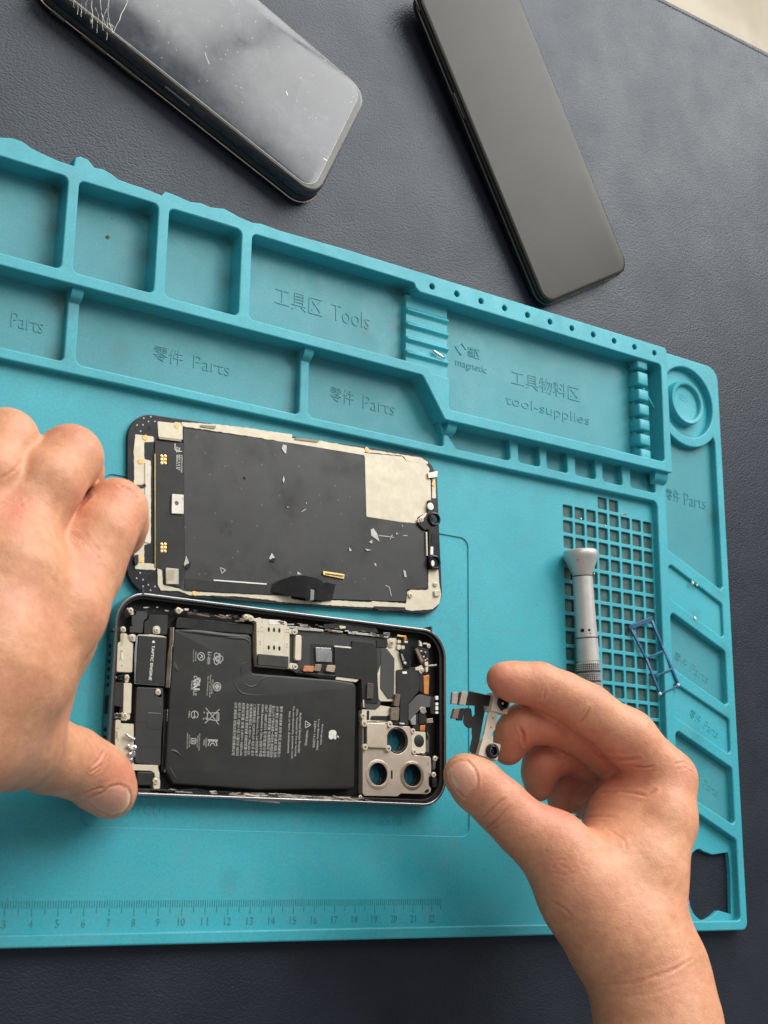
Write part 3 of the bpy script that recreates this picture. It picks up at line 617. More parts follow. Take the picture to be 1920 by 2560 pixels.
for x,y in ((290,240),(291,1710)):
    p=P(*s1(x,y),2.05);link('corner_hole',prism_mesh('h',circ(p[0],p[1],.75,16,1.5),[],1.9,2.06,.02),BLACKV,sc)
plate('broken_hinge',s1,[(165,795),(215,800),(250,780),(260,815),(225,825),(165,835)],2.3,2.9,DARK2,sc,.3,.1)
plate('broken_hinge',s1,[(150,1490),(185,1485),(180,1580),(155,1600),(140,1545)],2.3,3.0,DARK2,sc,.3,.1)
plate('latch_bar',s1,[(380,328),(600,355),(610,372),(385,345)],2.3,2.9,simple('dull_latch',(.25,.23,.18),.4,.6),sc,.15,.08)
for crop,pts in ((s2,[(880,1905),(1180,1915),(1190,1950),(930,1950),(915,1935),(890,1930)]),(s1,[(870,1885),(1130,1905),(1110,1925),(950,1915)])): plate('gasket_residue',crop,pts,1.9,2.5,GLUE,sc,.2,.1)
# ------------------------------------------------------------------ the opened phone with its insides
pcx,pcy,pa=142.7,85.57,.0040872
op=thing('opened_phone','opened phone body with black battery, steel brackets and camera openings, held at its left end','phone body',(pcx,pcy,-.5))
a1=cr(280,1500,.11756);a2=cr(280,1740,.12204);a3=cr(420,1520,.14467);a6=cr(620,1530,.16878);a7=cr(860,1560,.15672);a8=cr(880,1780,.14467);b4=cr(260,1470,.26522);b5=cr(640,1500,.30139)
a4=cr(440,1740,.14467);a5=cr(560,1740,.19289)
# camera openings: centres on the bracket top
def ctr_r(crop,x,y,z): p=P(*crop(x,y),z);return p[0],p[1]
lens=[ctr_r(a8,450,1075,4.9),ctr_r(a8,1040,1095,4.9),ctr_r(a8,778,495,4.6)]
prism('back_glass',rrect(pcx,pcy,160.2,77.5,12.2,pa,12),-.5,.7,BLACKV,op,[circ(x,y,4.6,36) for x,y in lens],bev=.3)
frame_o=rrect(pcx,pcy,160.8,78.1,12.6,pa,14);frame_i=rrect(pcx,pcy,158.4,75.7,11.4,pa,14)
prism('steel_frame',frame_o,-.4,6.6,GRAPH,op,[frame_i],bev=.42,seg=4)
prism('gasket_lip',rrect(pcx,pcy,158.6,75.9,11.5,pa,14),2.4,5.3,GLUE,op,[rrect(pcx-.3,pcy+.3,155.6,73.2,10.4,pa,12)],bev=.2)
# antenna lines across the frame
for (x,y,w_,h_) in ((73.2,124.6,.9,2.6),(75.4,46.6,.9,2.6),(214.5,124.9,.9,2.6),(62.6,108.5,2.4,.9)):
    mb=MB();mb.box(x-w_/2,x+w_/2,y-h_/2+.0,y+h_/2,1.0,6.63);mb.build('antenna_line',simple('dark_antenna_strip',(.05,.05,.05),.5),op)
mb=MB();mb.box(138.5,151.5,46.1,46.9,1.7,4.6);mb.build('power_key',GRAPH,op,bevel=.3)
for k in range(6):                             # bottom speaker holes in the left end face
    mb=MB();mb.lathe([(0,.85),(.25,.85)],(62.28,102.5-3.0*k if k<6 else 0,3.1),(-1,0,0),14);mb.build('speaker_hole',BLACKV,op)
for k in range(4):
    mb=MB();mb.lathe([(0,.85),(.25,.85)],(62.28,70.5-3.0*k,3.1),(-1,0,0),14);mb.build('speaker_hole',BLACKV,op)
mb=MB();mb.box(62.0,62.4,76.5,83.5,1.9,4.3);mb.build('charging_port',BLACKV,op,bevel=.15)
# inner floor
prism('mid_plate',rrect(pcx,pcy,157.5,74.8,11,pa,10),.6,1.4,BLACKV,op,[circ(x,y,4.9,36) for x,y in lens],bev=.1)
# ragged foil and adhesive along the long edges
def flakes(name,n,pts,z,mats,wr,hr):
    for m in mats:
        mb=MB()
        for k in range(n):
            t=jr.random();q=t*(len(pts)-1);i=min(int(q),len(pts)-2);fx=q-i
            x=pts[i][0]*(1-fx)+pts[i+1][0]*fx;y=pts[i][1]*(1-fx)+pts[i+1][1]*fx
            p=P(x,y+jr.uniform(-hr,hr)*6,z);l=jr.uniform(*wr);a=pa+jr.gauss(0,.12)
            hz=jr.uniform(.05,.5);wd=jr.uniform(.15,.65)
            mb.bar((p[0]-l/2*math.cos(a),p[1]-l/2*math.sin(a),z+hz),(p[0]+l/2*math.cos(a),p[1]+l/2*math.sin(a),z+hz*.7),wd,.18)
        o=mb.build(name,m,op)
SILVR=simple('torn_silver_foil',(.50,.47,.42),.3,.8,var=.25,scale=300)
flakes('foil_residue',16,[(430,1977),(560,1983),(700,1990),(850,1996),(930,2000)],5.35,[SILVR,CREAM,GLUE],(1.5,8),.75)
flakes('foil_residue',9,[(560,1540),(700,1558),(800,1572),(900,1583),(965,1590)],5.2,[SILVR,GLUE,BROWN],(1.2,6),.5)
flakes('foil_residue',8,[(700,1552),(820,1566),(960,1586),(1030,1594)],4.6,[STEEL,CREAMD],(1,4.5),.9)
flakes('foil_residue',6,[(350,1522),(430,1524),(500,1532)],4.4,[SILVR,GLUE],(.8,3),.8)
flakes('foil_residue',7,[(460,1530),(560,1544),(640,1556)],4.9,[GLUE,BROWN],(2,8),.5)
for pts,z in (([(430,1905),(560,1915),(620,1925),(700,1920),(760,1945),(1120,1965),(1659,2010),(1659,2030),(1200,1990),(760,1975),(700,1950),(430,1920)],5.3),): plate('bottom_foil_strip',b4,pts,4.6,z,SILVR,op,.2,.06)
plate('bottom_foil_strip',b5,[(0,1600),(200,1605),(420,1625),(700,1640),(860,1650),(860,1670),(600,1660),(300,1640),(0,1625)],4.6,5.35,SILVR,op,.2,.06)
plate('top_foil_strip',b5,[(230,215),(390,222),(560,245),(560,262),(400,252),(240,238)],4.0,5.2,SILVR,op,.15,.06)
plate('top_foil_strip',b5,[(630,248),(720,258),(720,272),(630,264)],4.0,5.3,SILVR,op,.15,.06)
plate('top_foil_strip',b5,[(765,262),(910,275),(1100,300),(1100,315),(900,292),(765,280)],4.0,5.2,SILVR,op,.15,.06)
plate('white_clip',b5,[(690,212),(745,218),(745,235),(700,240)],4.5,5.9,CREAM,op,.3,.1)
# battery: soft pouch with a folded seal along its top edge
def pillow(name,pts,z0,z1,m,rad,edge,wr=.18):
    """a soft filled shape: flat top, rounded shoulders, shallow wrinkles"""
    q=fil(pts,rad,6);me=prism_mesh(name,q,[],z0,z1,edge,5)
    return link(name,me,m,op,1.2)
bz=5.0
bp=Q(b4,[(664,384),(1395,438),(1398,800)],bz)+Q(a6,[(1285,1000)],bz)+Q(b5,[(835,688),(818,1570),(0,1575)],bz)+Q(b4,[(655,1850),(578,1705),(612,1100)],bz)
bt=pillow('battery',bp,1.0,bz,BATT,[1.5,2.2,1.0,.6,2.6,2.0,0,1.2,1.0,0],.95)
plate('seal_flap',b4,[(692,276),(1000,302),(1422,348),(1400,436),(1100,415),(672,376)],1.2,3.9,simple('shiny_black_seal',(.022,.022,.021),.30,var=.2,bmp=.2),op,.6,.3)
mb=MB()
def wob(z0,pts,w0,crop):                     # soft creases of the film
    for i in range(len(pts)-1): mb.bar(P(*crop(*pts[i]),z0),P(*crop(*pts[i+1]),z0),w0,.22)
def ridge(pts,crop,z,wd,ht,m=BATT,name='film_crease',parent=None):
    v=[];f=[];n=len(pts);k=7
    W=[np.array(P(*crop(*p),z)) for p in pts]
    for i,p in enumerate(W):
        d=W[min(i+1,n-1)]-W[max(i-1,0)];nn=np.array([-d[1],d[0],0]);nn/=np.linalg.norm(nn)+1e-9
        e=math.sin(math.pi*(i+.0)/(n-1)) if n>2 else 1
        for j in range(k):
            t=j/(k-1)*2-1;v.append(p+nn*wd*t*(.35+.65*e)+np.array([0,0,ht*e*(math.cos(t*math.pi)*.5+.5)-.03]))
    for i in range(n-1): f+=[(i*k+j,i*k+j+1,(i+1)*k+j+1,(i+1)*k+j) for j in range(k-1)]
    return mesh(name,v,f,m,parent or bt,3.2)
def smooth_pts(pts,n=16):
    out=[];N_=len(pts)
    for q in range(n+1):
        t=q/n*(N_-1);i=min(int(t),N_-2);u_=t-i
        p0=pts[max(i-1,0)];p1=pts[i];p2=pts[i+1];p3=pts[min(i+2,N_-1)]
        out.append(tuple(.5*((2*p1[c])+(-p0[c]+p2[c])*u_+(2*p0[c]-5*p1[c]+4*p2[c]-p3[c])*u_*u_+(-p0[c]+3*p1[c]-3*p2[c]+p3[c])*u_**3) for c in (0,1)))
    return out
ridge(smooth_pts([(700,405),(880,418),(1100,445),(1370,470)]),b4,bz,1.1,.42)
ridge(smooth_pts([(1030,440),(1200,470),(1330,480),(1388,540)]),b4,bz,.8,.30)
ridge(smooth_pts([(1305,870),(1320,900),(1380,930),(1440,915),(1490,860),(1560,835),(1640,850)],28),b4,bz,.42,.26)
ridge(smooth_pts([(1370,700),(1300,720),(1290,780),(1300,860)]),b4,bz,.5,.16)
ridge(smooth_pts([(1215,800),(1230,900),(1290,985),(1400,1010),(1600,1010)],24),b4,bz,.6,.15)
ridge(smooth_pts([(655,690),(690,780),(650,720)]),b4,bz,.9,.25)
ridge(smooth_pts([(618,1530),(680,1545),(735,1600)]),b4,bz,.7,.28)
ridge(smooth_pts([(620,1690),(650,1760),(690,1815)]),b4,bz,.7,.3)
# printing on the battery; the lines read from top to bottom of the photograph
def vline(body,crop,x,y0,y1,hgt,z=bz,m=PRINT,thin=0,x1=None):
    a=P(*crop(x,y0),z);b_=P(*crop(x if x1 is None else x1,y1),z);d=math.hypot(a[0]-b_[0],a[1]-b_[1]);r=math.atan2(b_[1]-a[1],b_[0]-a[0])
    return text_mesh('t',body,a[0],a[0]+d,a[1],a[1]+hgt,z-.05,.075,m,None,r,thin)
T=[]
L_=[('警告 请勿拆解 刺穿 挤压 加热或投入',735,130,795),('火中 警告 请勿拆解 穿刺 撞击 短路 加热',683,130,795),('投入火中 严禁与金属一同存放 使用后回收',635,125,793),('中国制造 额定容量 充电限制电压 标称',592,112,787),('GB/T 18287-2013 型号/型號/모델명',542,112,780),
    ('A2466 Assembled in China 组装于中国',495,105,782),('Sunwoda Electronic Co., Ltd 欣旺达电子',441,102,780),('二次锂电池组 1ICP5/91/67 제조국 중국',390,100,775),('充电限制电压 4.45V⎓ 790-00-33-',343,97,770),('4000 标称电压 额定容量 和額定容量/정격',297,95,770),
    ('和额定容量 定格 3.83V⎓ 3687mAh',244,88,772),('제조자 전지 개발사 7급 리튬이온 배터리',192,83,770),('公司 新能源 欣旺达电子股份有限公司',143,78,765)]
for body,x,y0,y1 in L_: T.append(vline(body,a5,x-8,y0,y1,1.35,x1=x-42))
for body,x,y0,y1,h in (('Rechargeable',1262,365,632,1.0),('Li-ion Battery A2466',1212,300,700,1.15),('3.83V⎓ 14.13Wh',1168,320,668,1.1),('WARNING',1068,440,638,1.0),
    ('Authorized Service Provider',980,215,742,1.1),('Only. Potential for fire or burning.',932,168,785,1.15),('Do not disassemble, puncture, crush,',886,137,815,1.15),('heat, or burn. Avertissement',838,200,740,1.15)): T.append(vline(body,a5,x,y0,y1,h,x1=x-22))
T.append(vline('Li-ion',a3,690,755,965,1.75,x1=676))
for body,x,y0,y1,h in (('RECYCLE',472,755,915,.55),('Apple Japan, Inc.',432,720,935,.55)): T.append(vline(body,a3,x,y0,y1,h,x1=x-8))
T.append(vline('c',a3,445,1172,1212,1.6));T.append(vline('US',a3,437,1432,1505,1.6,x1=430));T.append(vline('MH48284',a3,405,1245,1415,.55,x1=392))
for body,x,y0,y1 in (('TIS 2217-2548',758,1230,1480),('Importer: Apple South',722,1155,1545),('Asia (Thailand) Ltd.',680,1175,1515)): T.append(vline(body,a3,x,y0,y1,.7,x1=x-18))
for body,x,y0,y1 in (('R38031',222,258,378),('YU10438-20010',515,715,880),('20010',482,745,850),('안전확인 신고번호',395,650,945),('최대충전 4.4V',365,680,890),('소비자상담실 080',228,670,880),('사용설명서 참조 제조',190,635,910)): T.append(vline(body,a4,x,y0,y1,.62,x1=x-12))
T.append(vline('+',a4,460,375,410,.9));T.append(vline('-',a4,480,268,300,.25))
join('battery_print',T,bt)
def lines(name,crop,strokes,wd,closed=False,z=bz,m=PRINT):
    mb=MB()
    for pts in strokes:
        W=[P(*crop(*p),z+.015) for p in pts]
        for i in range(len(W)-1): mb.bar(W[i],W[i+1],wd,.05)
    return mb.build(name,m)
def ell(x,y,rx,ry,a0=0,a1=360,n=22): return [(x+rx*math.cos(math.radians(a)),y+ry*math.sin(math.radians(a))) for a in np.linspace(a0,a1,n)]
E_=[]
tri=[(0,0)]
# recycling triangle of three bent bands
for k in range(3):                            # each band: a bent outlined strip with an arrow head
    a=math.radians(k*120-30)
    def rp(x,y): return (862+(x*math.cos(a)-y*math.sin(a)),876+(x*math.sin(a)+y*math.cos(a))*1.2)
    E_.append([rp(-52,-34),rp(-22,-86),rp(22,-86),rp(48,-42),rp(14,-22),rp(0,-48),rp(-18,-16),rp(-52,-34)])
    E_.append([rp(48,-42),rp(66,-52),rp(52,0),rp(0,-14),rp(14,-22)])
E_.append(ell(572,838,58,68));E_.append([(552,800),(590,812),(600,850),(560,855),(548,880)]);E_.append([(600,870),(570,800)])
E_.append(ell(848,1360,63,72));E_+= [[(848,1310),(893,1362),(848,1412),(803,1360),(848,1310)],[(803,1360),(893,1362)],[(848,1310),(848,1412)],[(825,1335),(870,1388)],[(870,1335),(825,1388)]]
o1=lines('t',a3,E_,.28)
E_=[[(515,205),(740,492)],[(752,228),(500,472)],[(525,295),(738,290),(742,320),(738,420),(700,425),(540,400),(545,300)],[(712,300),(708,420)],ell(532,388,16,18)]
E_+= [ell(322,325,60,66,-250,60),[(318,262),(318,385)],[(300,350),(318,388),(338,350)]]
E_+= [[(265,735),(345,735),(340,825),(262,825),(265,735)],[(280,760),(325,800)],[(325,760),(280,800)]]
o2=lines('t',a4,E_,.26)
E_=[ell(632,865,76,100,180,360,16),ell(632,865,38,52,180,360,14),[(556,755),(715,762)],[(556,775),(715,785)],[(556,755),(556,775)],[(715,760),(715,788)]]
o3=lines('t',a4,E_,.32)
E_=[[(1055,320),(1125,372),(1055,415),(1055,320)],[(1072,368),(1100,372)]]
o4=lines('t',a5,E_,.3)
# the reversed letter pair of the safety mark
E_=[[(445,1260),(550,1215)],[(445,1260),(450,1290)],[(550,1215),(540,1290),(490,1290),(497,1240)],[(495,1290),(440,1330)],[(435,1385),(520,1320),(548,1330)],[(435,1385),(430,1405),(545,1405)]]
o5=lines('t',a3,E_,.75)
adopt([o1,o2,o3,o4,o5],'printed_symbols',bt)
# fruit emblem
def apple(cx,cy,s,rot,z0,z1,m,parent,name):
    body=[];
    pr=[(0,.72),(.22,.80),(.50,.84),(.78,.70),(.92,.52),(.74,.36),(.66,.12),(.74,-.14),(.98,-.34),(.86,-.66),(.62,-.96),(.36,-1.02),(.12,-.94),(-.14,-.94),(-.42,-1.02),(-.70,-.84),(-.92,-.46),(-1.0,0),(-.94,.42),(-.70,.74),(-.40,.84),(-.18,.78)]
    def tr(x,y): x*=s;y*=s;return (cx+x*math.cos(rot)-y*math.sin(rot),cy+x*math.sin(rot)+y*math.cos(rot))
    o1=prism('a',[tr(*p) for p in fil(pr,.35,3)],z0,z1,m,None,bev=.01,seg=1)
    o2=prism('b',[tr(*p) for p in ((.02,.92),(.03,1.14),(.18,1.36),(.42,1.46),(.42,1.24),(.28,1.02),(.10,.92))],z0,z1,m,None,bev=.01,seg=1)
    return join(name,[o1,o2],parent)
p=P(*a5(1412,505),bz);apple(p[0],p[1],2.15,-math.pi/2-.02,bz-.05,bz+.03,simple('pale_emblem_print',(.60,.58,.52),.5),bt,'fruit_emblem')
# vibration motor with its name
tz=5.1
te=plate('vibration_motor',a1,[(565,748),(1170,795),(1122,1820),(492,1772)],1.2,tz,DARK2,op,.5,.28)
plate('motor_tab',a1,[(560,735),(790,738),(800,728),(1085,765),(1160,790),(1150,800),(560,755)],3.5,tz-.25,CREAM,te,.1,.06)
plate('motor_edge',a1,[(478,1100),(520,780),(565,755),(550,780),(497,1765),(1110,1812),(1110,1826),(480,1778)],3.4,tz-.2,STEEL,te,.1,.06)
T=[vline('TAPTIC ENGINE',a1,848,962,1702,1.18,tz,WHITE,.012,x1=782)]
p=P(*a1(884,893),tz)
T2=apple(p[0],p[1],.52,-math.pi/2,tz-.05,tz+.03,WHITE,None,'m')
join('motor_lettering',T+[T2],te)
plate('bracket_cover',a1,[(520,240),(750,240),(752,370),(735,400),(680,432),(650,700),(378,690),(378,565),(465,545),(420,545),(418,330),(500,320)],1.2,4.5,simple('slate_plastic',(.042,.043,.042),.48,var=.15),op,.3,.15)
plate('upper_cover',a1,[(790,312),(1190,325),(1172,735),(680,722),(690,470),(770,410)],1.2,4.3,DARK2,op,.3,.15)
def tabbed(crop,pts,x,y,z,s=1.0,r=.9):
    o=plate('screw_tab',crop,pts,z-1.3,z,CREAM,op,r,.08);screw(crop,x,y,z+.4,o,s);return o
tabbed(a1,[(868,720),(872,600),(905,552),(985,548),(1025,590),(1028,720)],952,640,4.75,.98)
tabbed(a1,[(318,165),(375,172),(450,200),(455,260),(472,305),(410,320),(360,240),(318,195)],402,222,4.9,1.0,.4)
tabbed(a1,[(178,590),(240,568),(298,615),(295,680),(190,700)],240,625,5.3,1.02,.6)
tabbed(a1,[(345,745),(440,722),(505,740),(495,880),(430,880),(350,850)],430,792,4.8,1.0,.5)
tabbed(a1,[(275,1590),(350,1585),(370,1650),(345,1750),(290,1760),(270,1690)],322,1645,5.0,.85,.4)
tabbed(a1,[(908,1880),(1000,1878),(1060,1930),(1062,2070),(985,2065),(905,1980)],985,1958,4.9,1.05,.6)
pb=plate('steel_bracket',a1,[(178,705),(305,712),(335,745),(335,830),(380,890),(452,925),(430,1540),(98,1530),(118,915),(180,885)],1.5,5.2,CREAM,op,.5,.14)
for q in ([(208,735),(255,740),(240,890),(215,985),(185,975),(190,880)],[(180,1055),(225,1060),(230,1085),(190,1190),(175,1300),(160,1300),(170,1160)]): plate('pressed_groove',a1,q,5.0,5.25,simple('bronze_groove',(.40,.34,.22),.45,.6,var=.25),pb,.3,.05)
plate('pressed_tongue',a1,[(195,1120),(222,1120),(245,1270),(205,1280)],5.0,5.35,simple('bright_tongue',(.80,.76,.64),.4,.5),pb,.2,.05)
plate('punched_hole',a1,[(195,1380),(225,1380),(220,1420),(198,1415)],5.0,5.24,CREAMD,pb,.4,.03)
sp=plate('ear_module',a1,[(22,1755),(250,1762),(240,2220),(235,2290),(20,2240)],1.5,5.0,DARK2,op,.4,.15)
plate('module_steel_side',a1,[(252,1758),(425,1772),(410,2190),(405,2420),(270,2405),(236,2390)],1.5,5.15,CREAM,op,.5,.12)
tabbed(a2,[(192,340),(240,325),(310,330),(372,368),(368,475),(312,480),(308,502),(192,495)],265,402,4.9,1.0,.3)
br=plate('long_bracket',a2,[(72,492),(180,492),(176,560),(446,574),(446,860),(440,1180),(428,1330),(462,1402),(950,1420),(942,1470),(975,1590),(975,1680),(988,1750),(985,1900),(858,1905),(838,1800),(860,1680),(884,1665),(870,1580),(800,1535),(395,1518),(250,1400),(60,1150)],2.2,5.25,CREAM,op,.4,.12)
screw(a2,900,1745,5.75,br,1.1)
for q in ([(90,655),(145,650),(145,668),(92,672)],[(78,880),(92,720),(108,700),(100,880)],[(108,890),(135,885),(130,915),(112,915)],[(885,1662),(970,1665),(968,1675),(886,1672)]): plate('pressed_groove',a2,q,5.0,5.32,simple('bronze_groove2',(.32,.26,.16),.45,.6),br,.15,.04)
plate('pressed_tongue',a2,[(112,700),(150,770),(150,860),(120,865)],5.1,5.4,WHITE if False else simple('bright_tongue2',(.78,.74,.64),.4,.5),br,.2,.05)
ls=plate('loudspeaker',b4,[(310,932),(560,945),(560,1200),(545,1340),(535,1680),(300,1650),(285,1600),(295,1250)],1.2,4.9,simple('satin_charcoal',(.036,.037,.036),.45,var=.12,scale=80,bmp=.06),op,.8,.3)
SEAM=simple('dark_seam',(.008,.008,.008),.5)
for pts,wd in (([(485,525),(680,535),(715,560),(725,630),(760,680),(990,692)],.16),([(500,1032),(980,1050)],.10),([(1000,700),(1045,760),(1040,1100),(1020,1400)],.12)):
    lines('t',a2,[smooth_pts(pts,20)],wd,z=4.88,m=SEAM);o=bpy.data.objects['t'];o.name='moulded_seam';o.parent=ls;o.matrix_parent_inverse=Matrix.Translation(-gloc(ls))
plate('pale_crease',a2,[(745,335),(880,345),(1005,352),(1005,362),(745,352)],4.7,5.0,simple('grey_crease',(.20,.20,.19),.4),ls,.1,.04)
plate('rubber_pad',a2,[(510,1545),(860,1562),(850,1835),(515,1830)],1.2,5.15,DARK2,op,1.0,.35)
plate('flex_strip',a1,[(1238,592),(1312,580),(1300,960),(1265,1010),(1230,1865),(1140,1860),(1185,1180),(1215,1000)],2.0,4.4,simple('bronze_flex',(.115,.085,.065),.34,.5,var=.25),op,.15,.08)
plate('flex_edge',a1,[(1300,585),(1318,582),(1305,965),(1272,1020),(1262,1400),(1225,1865),(1216,1860),(1250,1400),(1262,1010),(1292,955)],2.0,4.55,simple('pale_flex_edge',(.45,.42,.35),.35,.6),op,0,.03)
plate('shield_edge',a2,[(1135,272),(1158,270),(1150,600),(1118,1000),(1090,1550),(1070,1560),(1080,1520),(1105,1000),(1130,600)],2.0,4.3,simple('pale_shield_edge',(.50,.49,.46),.3,.8),op,0,.03)
plate('side_wall',a2,[(1060,270),(1135,272),(1125,600),(1100,1000),(1075,1540),(1010,1520),(1045,1000)],1.5,3.6,BLACKV,op,.1,.05)
plate('port_block',b4,[(90,1180),(150,1185),(150,1245),(95,1240)],1.5,4.4,DARK,op,.3,.1)
plate('grey_spot',a1,[(48,1620),(100,1625),(98,1665),(48,1660)],3,4.6,simple('grey_spot',(.4,.4,.4),.4),op,.1,.05)
for x,y,r in ((165,1650,.9),(235,1650,1.15)):
    p=P(*a1(x,y),4.6);link('port_ring',prism_mesh('r',circ(p[0],p[1],r,18),[circ(p[0],p[1],r*.6,18)],3.4,4.6,.08),DARK2,op,.8)
for x,y in ((95,400),(165,400)):
    p=P(*a2(x,y),4.5);link('port_ring',prism_mesh('r',circ(p[0],p[1],.95,18),[circ(p[0],p[1],.6,18)],3.4,4.5,.08),GRAPH,op,.8)
# card reader
sz=5.5
sim=plate('card_reader',a6,[(55,55),(100,95),(185,80),(200,100),(470,118),(485,128),(560,140),(580,160),(580,220),(618,240),(616,640),(612,840),(150,800),(128,600),(125,150),(75,125),(20,110),(10,60)],2.0,sz,CREAM,op,.3,.14)
for x,y in ((308,260),(386,264),(465,272),(308,526),(386,530),(465,540)):
    q=[(x+17*math.cos(t),y+36*math.sin(t)) for t in np.linspace(0,2*math.pi,16,endpoint=False)]
    plate('contact_slot',a6,q,5.3,sz+.03,BLACKV,sim,0,.01)
for x,y in ((208,145),(208,225),(153,290),(208,293),(178,440),(178,478),(567,262),(596,264),(567,300),(596,302),(578,480),(578,517)):
    p=P(*a6(x,y),sz);link('weld_dot',prism_mesh('d',circ(p[0],p[1],.28,10),[],5.3,sz+.03,.01),CREAMD,sim)
plate('paper_label',a6,[(308,118),(470,128),(476,188),(302,184)],5.4,sz+.1,simple('pinkish_label',(.66,.60,.58),.5),sim,.5,.03)
lines('pressed_outline',a6,[[(240,190),(235,590),(545,600),(545,230)]],.16,z=sz,m=simple('soft_groove',(.55,.47,.33),.5,.5));o=bpy.data.objects['pressed_outline'];o.parent=sim;o.matrix_parent_inverse=Matrix.Translation(-gloc(sim))
plate('foam_pad',a6,[(160,618),(600,658),(606,670),(604,830),(160,788),(148,770),(148,640)],5.0,6.2,simple('dark_foam',(.045,.043,.040),.7,var=.2),sim,.4,.3)
def post(crop,x,y,z,r,parent):
    p=P(*crop(x,y),z);mb=MB();mb.lathe([(0,r),(1.2,r),(1.35,r-.15)],(p[0],p[1],z-1.35),(0,0,1),24,0);mb.lathe([(0,r*.5),(.02,r*.48)],(p[0],p[1],z),(0,0,1),16,1);return mb.build('screw_post',[CREAM,CREAMD],parent,.7)
for pts,x,y in (([(580,225),(640,232),(700,236),(742,280),(735,320),(690,335),(615,320)],692,290),([(610,750),(700,765),(742,800),(740,830),(700,855),(612,838)],702,806)):
    t=plate('reader_ear',a6,pts,3.2,5.2,CREAM,sim,.9,.1);post(a6,x,y,5.6,1.25,t)
for x,y in ((45,95),): post(a6,x,y,5.7,1.2,sim)
t=tabbed(a3,[(1300,120),(1360,105),(1420,118),(1480,150),(1478,200),(1430,215),(1330,190),(1290,180)],1350,155,5.3,1.0,.6);screw(a3,1432,178,5.7,t,1.05)
tabbed(a3,[(125,15),(190,0),(260,20),(270,50),(190,78),(130,55)],187,42,5.2,1.15,.5)
plate('cream_contact',a3,[(285,5),(360,10),(355,45),(285,40)],3.5,5.2,CREAM,op,.2,.08)
plate('connector_cover',a6,[(705,340),(798,346),(790,718),(694,714)],3.4,5.7,simple('cream_cap',(.62,.53,.42),.4,.4,var=.06),op,.9,.2)
# logic board under black film
lb=plate('logic_board_film',b5,[(280,300),(380,250),(560,262),(1050,315),(1080,400),(1000,640),(1010,820),(960,905),(870,900),(865,660),(675,640),(640,650),(365,620),(280,580)],1.2,4.2,simple('slate_film',(.040,.041,.040),.42,var=.15,scale=90,bmp=.08),op,.5,.2)
plate('raised_shield',b5,[(652,392),(790,400),(800,336),(968,352),(1005,400),(1012,690),(1020,830),(1005,862),(880,850),(872,660),(650,632)],3.0,4.9,DARK,op,.5,.2)
plate('chip_window',b5,[(455,362),(645,372),(645,640),(455,610)],4.0,4.32,DARK,op,.3,.05)
plate('silver_chip',b5,[(495,392),(622,398),(632,440),(630,516),(500,512)],4.2,5.1,CHIP,op,.2,.15)
plate('bright_edge',b5,[(650,378),(790,390),(790,402),(650,390)],4.2,5.0,simple('bright_foil_edge',(.75,.72,.64),.3,.6),op,.1,.05)
for pts,m in (([(835,795),(985,800),(968,885),(812,880)],REDCAP),([(1000,775),(1100,772),(1070,878),(970,870)],BROWN if False else simple('mauve_cap',(.24,.17,.135),.4,.4)),([(1180,785),(1300,788),(1280,895),(1150,875)],TAN)): plate('connector_cap',a6,pts,3.8,5.6,m,op,.5,.15)
plate('cable_fold',a6,[(760,880),(1080,910),(1290,930),(1330,955),(1280,1000),(1100,985),(760,910)],2.5,4.9,simple('gloss_black_flex',(.010,.010,.010),.2,var=.2),op,.8,.4)
plate('pale_ledge',a6,[(1320,945),(1605,958),(1640,1005),(1600,1040),(1290,1000)],2.5,4.6,CREAM,op,.2,.08)
# right end: cream plate with black film, flexes and connectors
rb=plate('end_plate',a7,[(518,378),(690,382),(690,238),(740,225),(836,225),(850,420),(905,480),(960,700),(955,725),(840,735),(838,1235),(580,1232),(545,1172)],1.5,4.1,CREAM,op,.3,.1)
plate('antenna_film',a7,[(592,392),(690,395),(808,555),(800,1190),(700,1190),(582,1022)],3.6,4.4,simple('slate_film2',(.050,.052,.050),.45,var=.12,scale=80,bmp=.08),rb,.4,.12)
plate('top_black_film',a7,[(520,250),(690,240),(690,372),(520,372)],2.5,4.5,DARK,op,.3,.1)
p=P(*a7(758,312),4.9);mb=MB()
for r0,r1,z in ((1.75,1.35,4.6),(1.1,.75,4.9)): link('round_post',prism_mesh('r',circ(p[0],p[1],r0,26),[circ(p[0],p[1],r1,26)],3.8,z,.08),CREAM,rb,.8)
mb.lathe([(0,.5),(.9,.5)],(p[0],p[1],4.0),(0,0,1),16);mb.build('post_pin',STEEL,rb,.7)
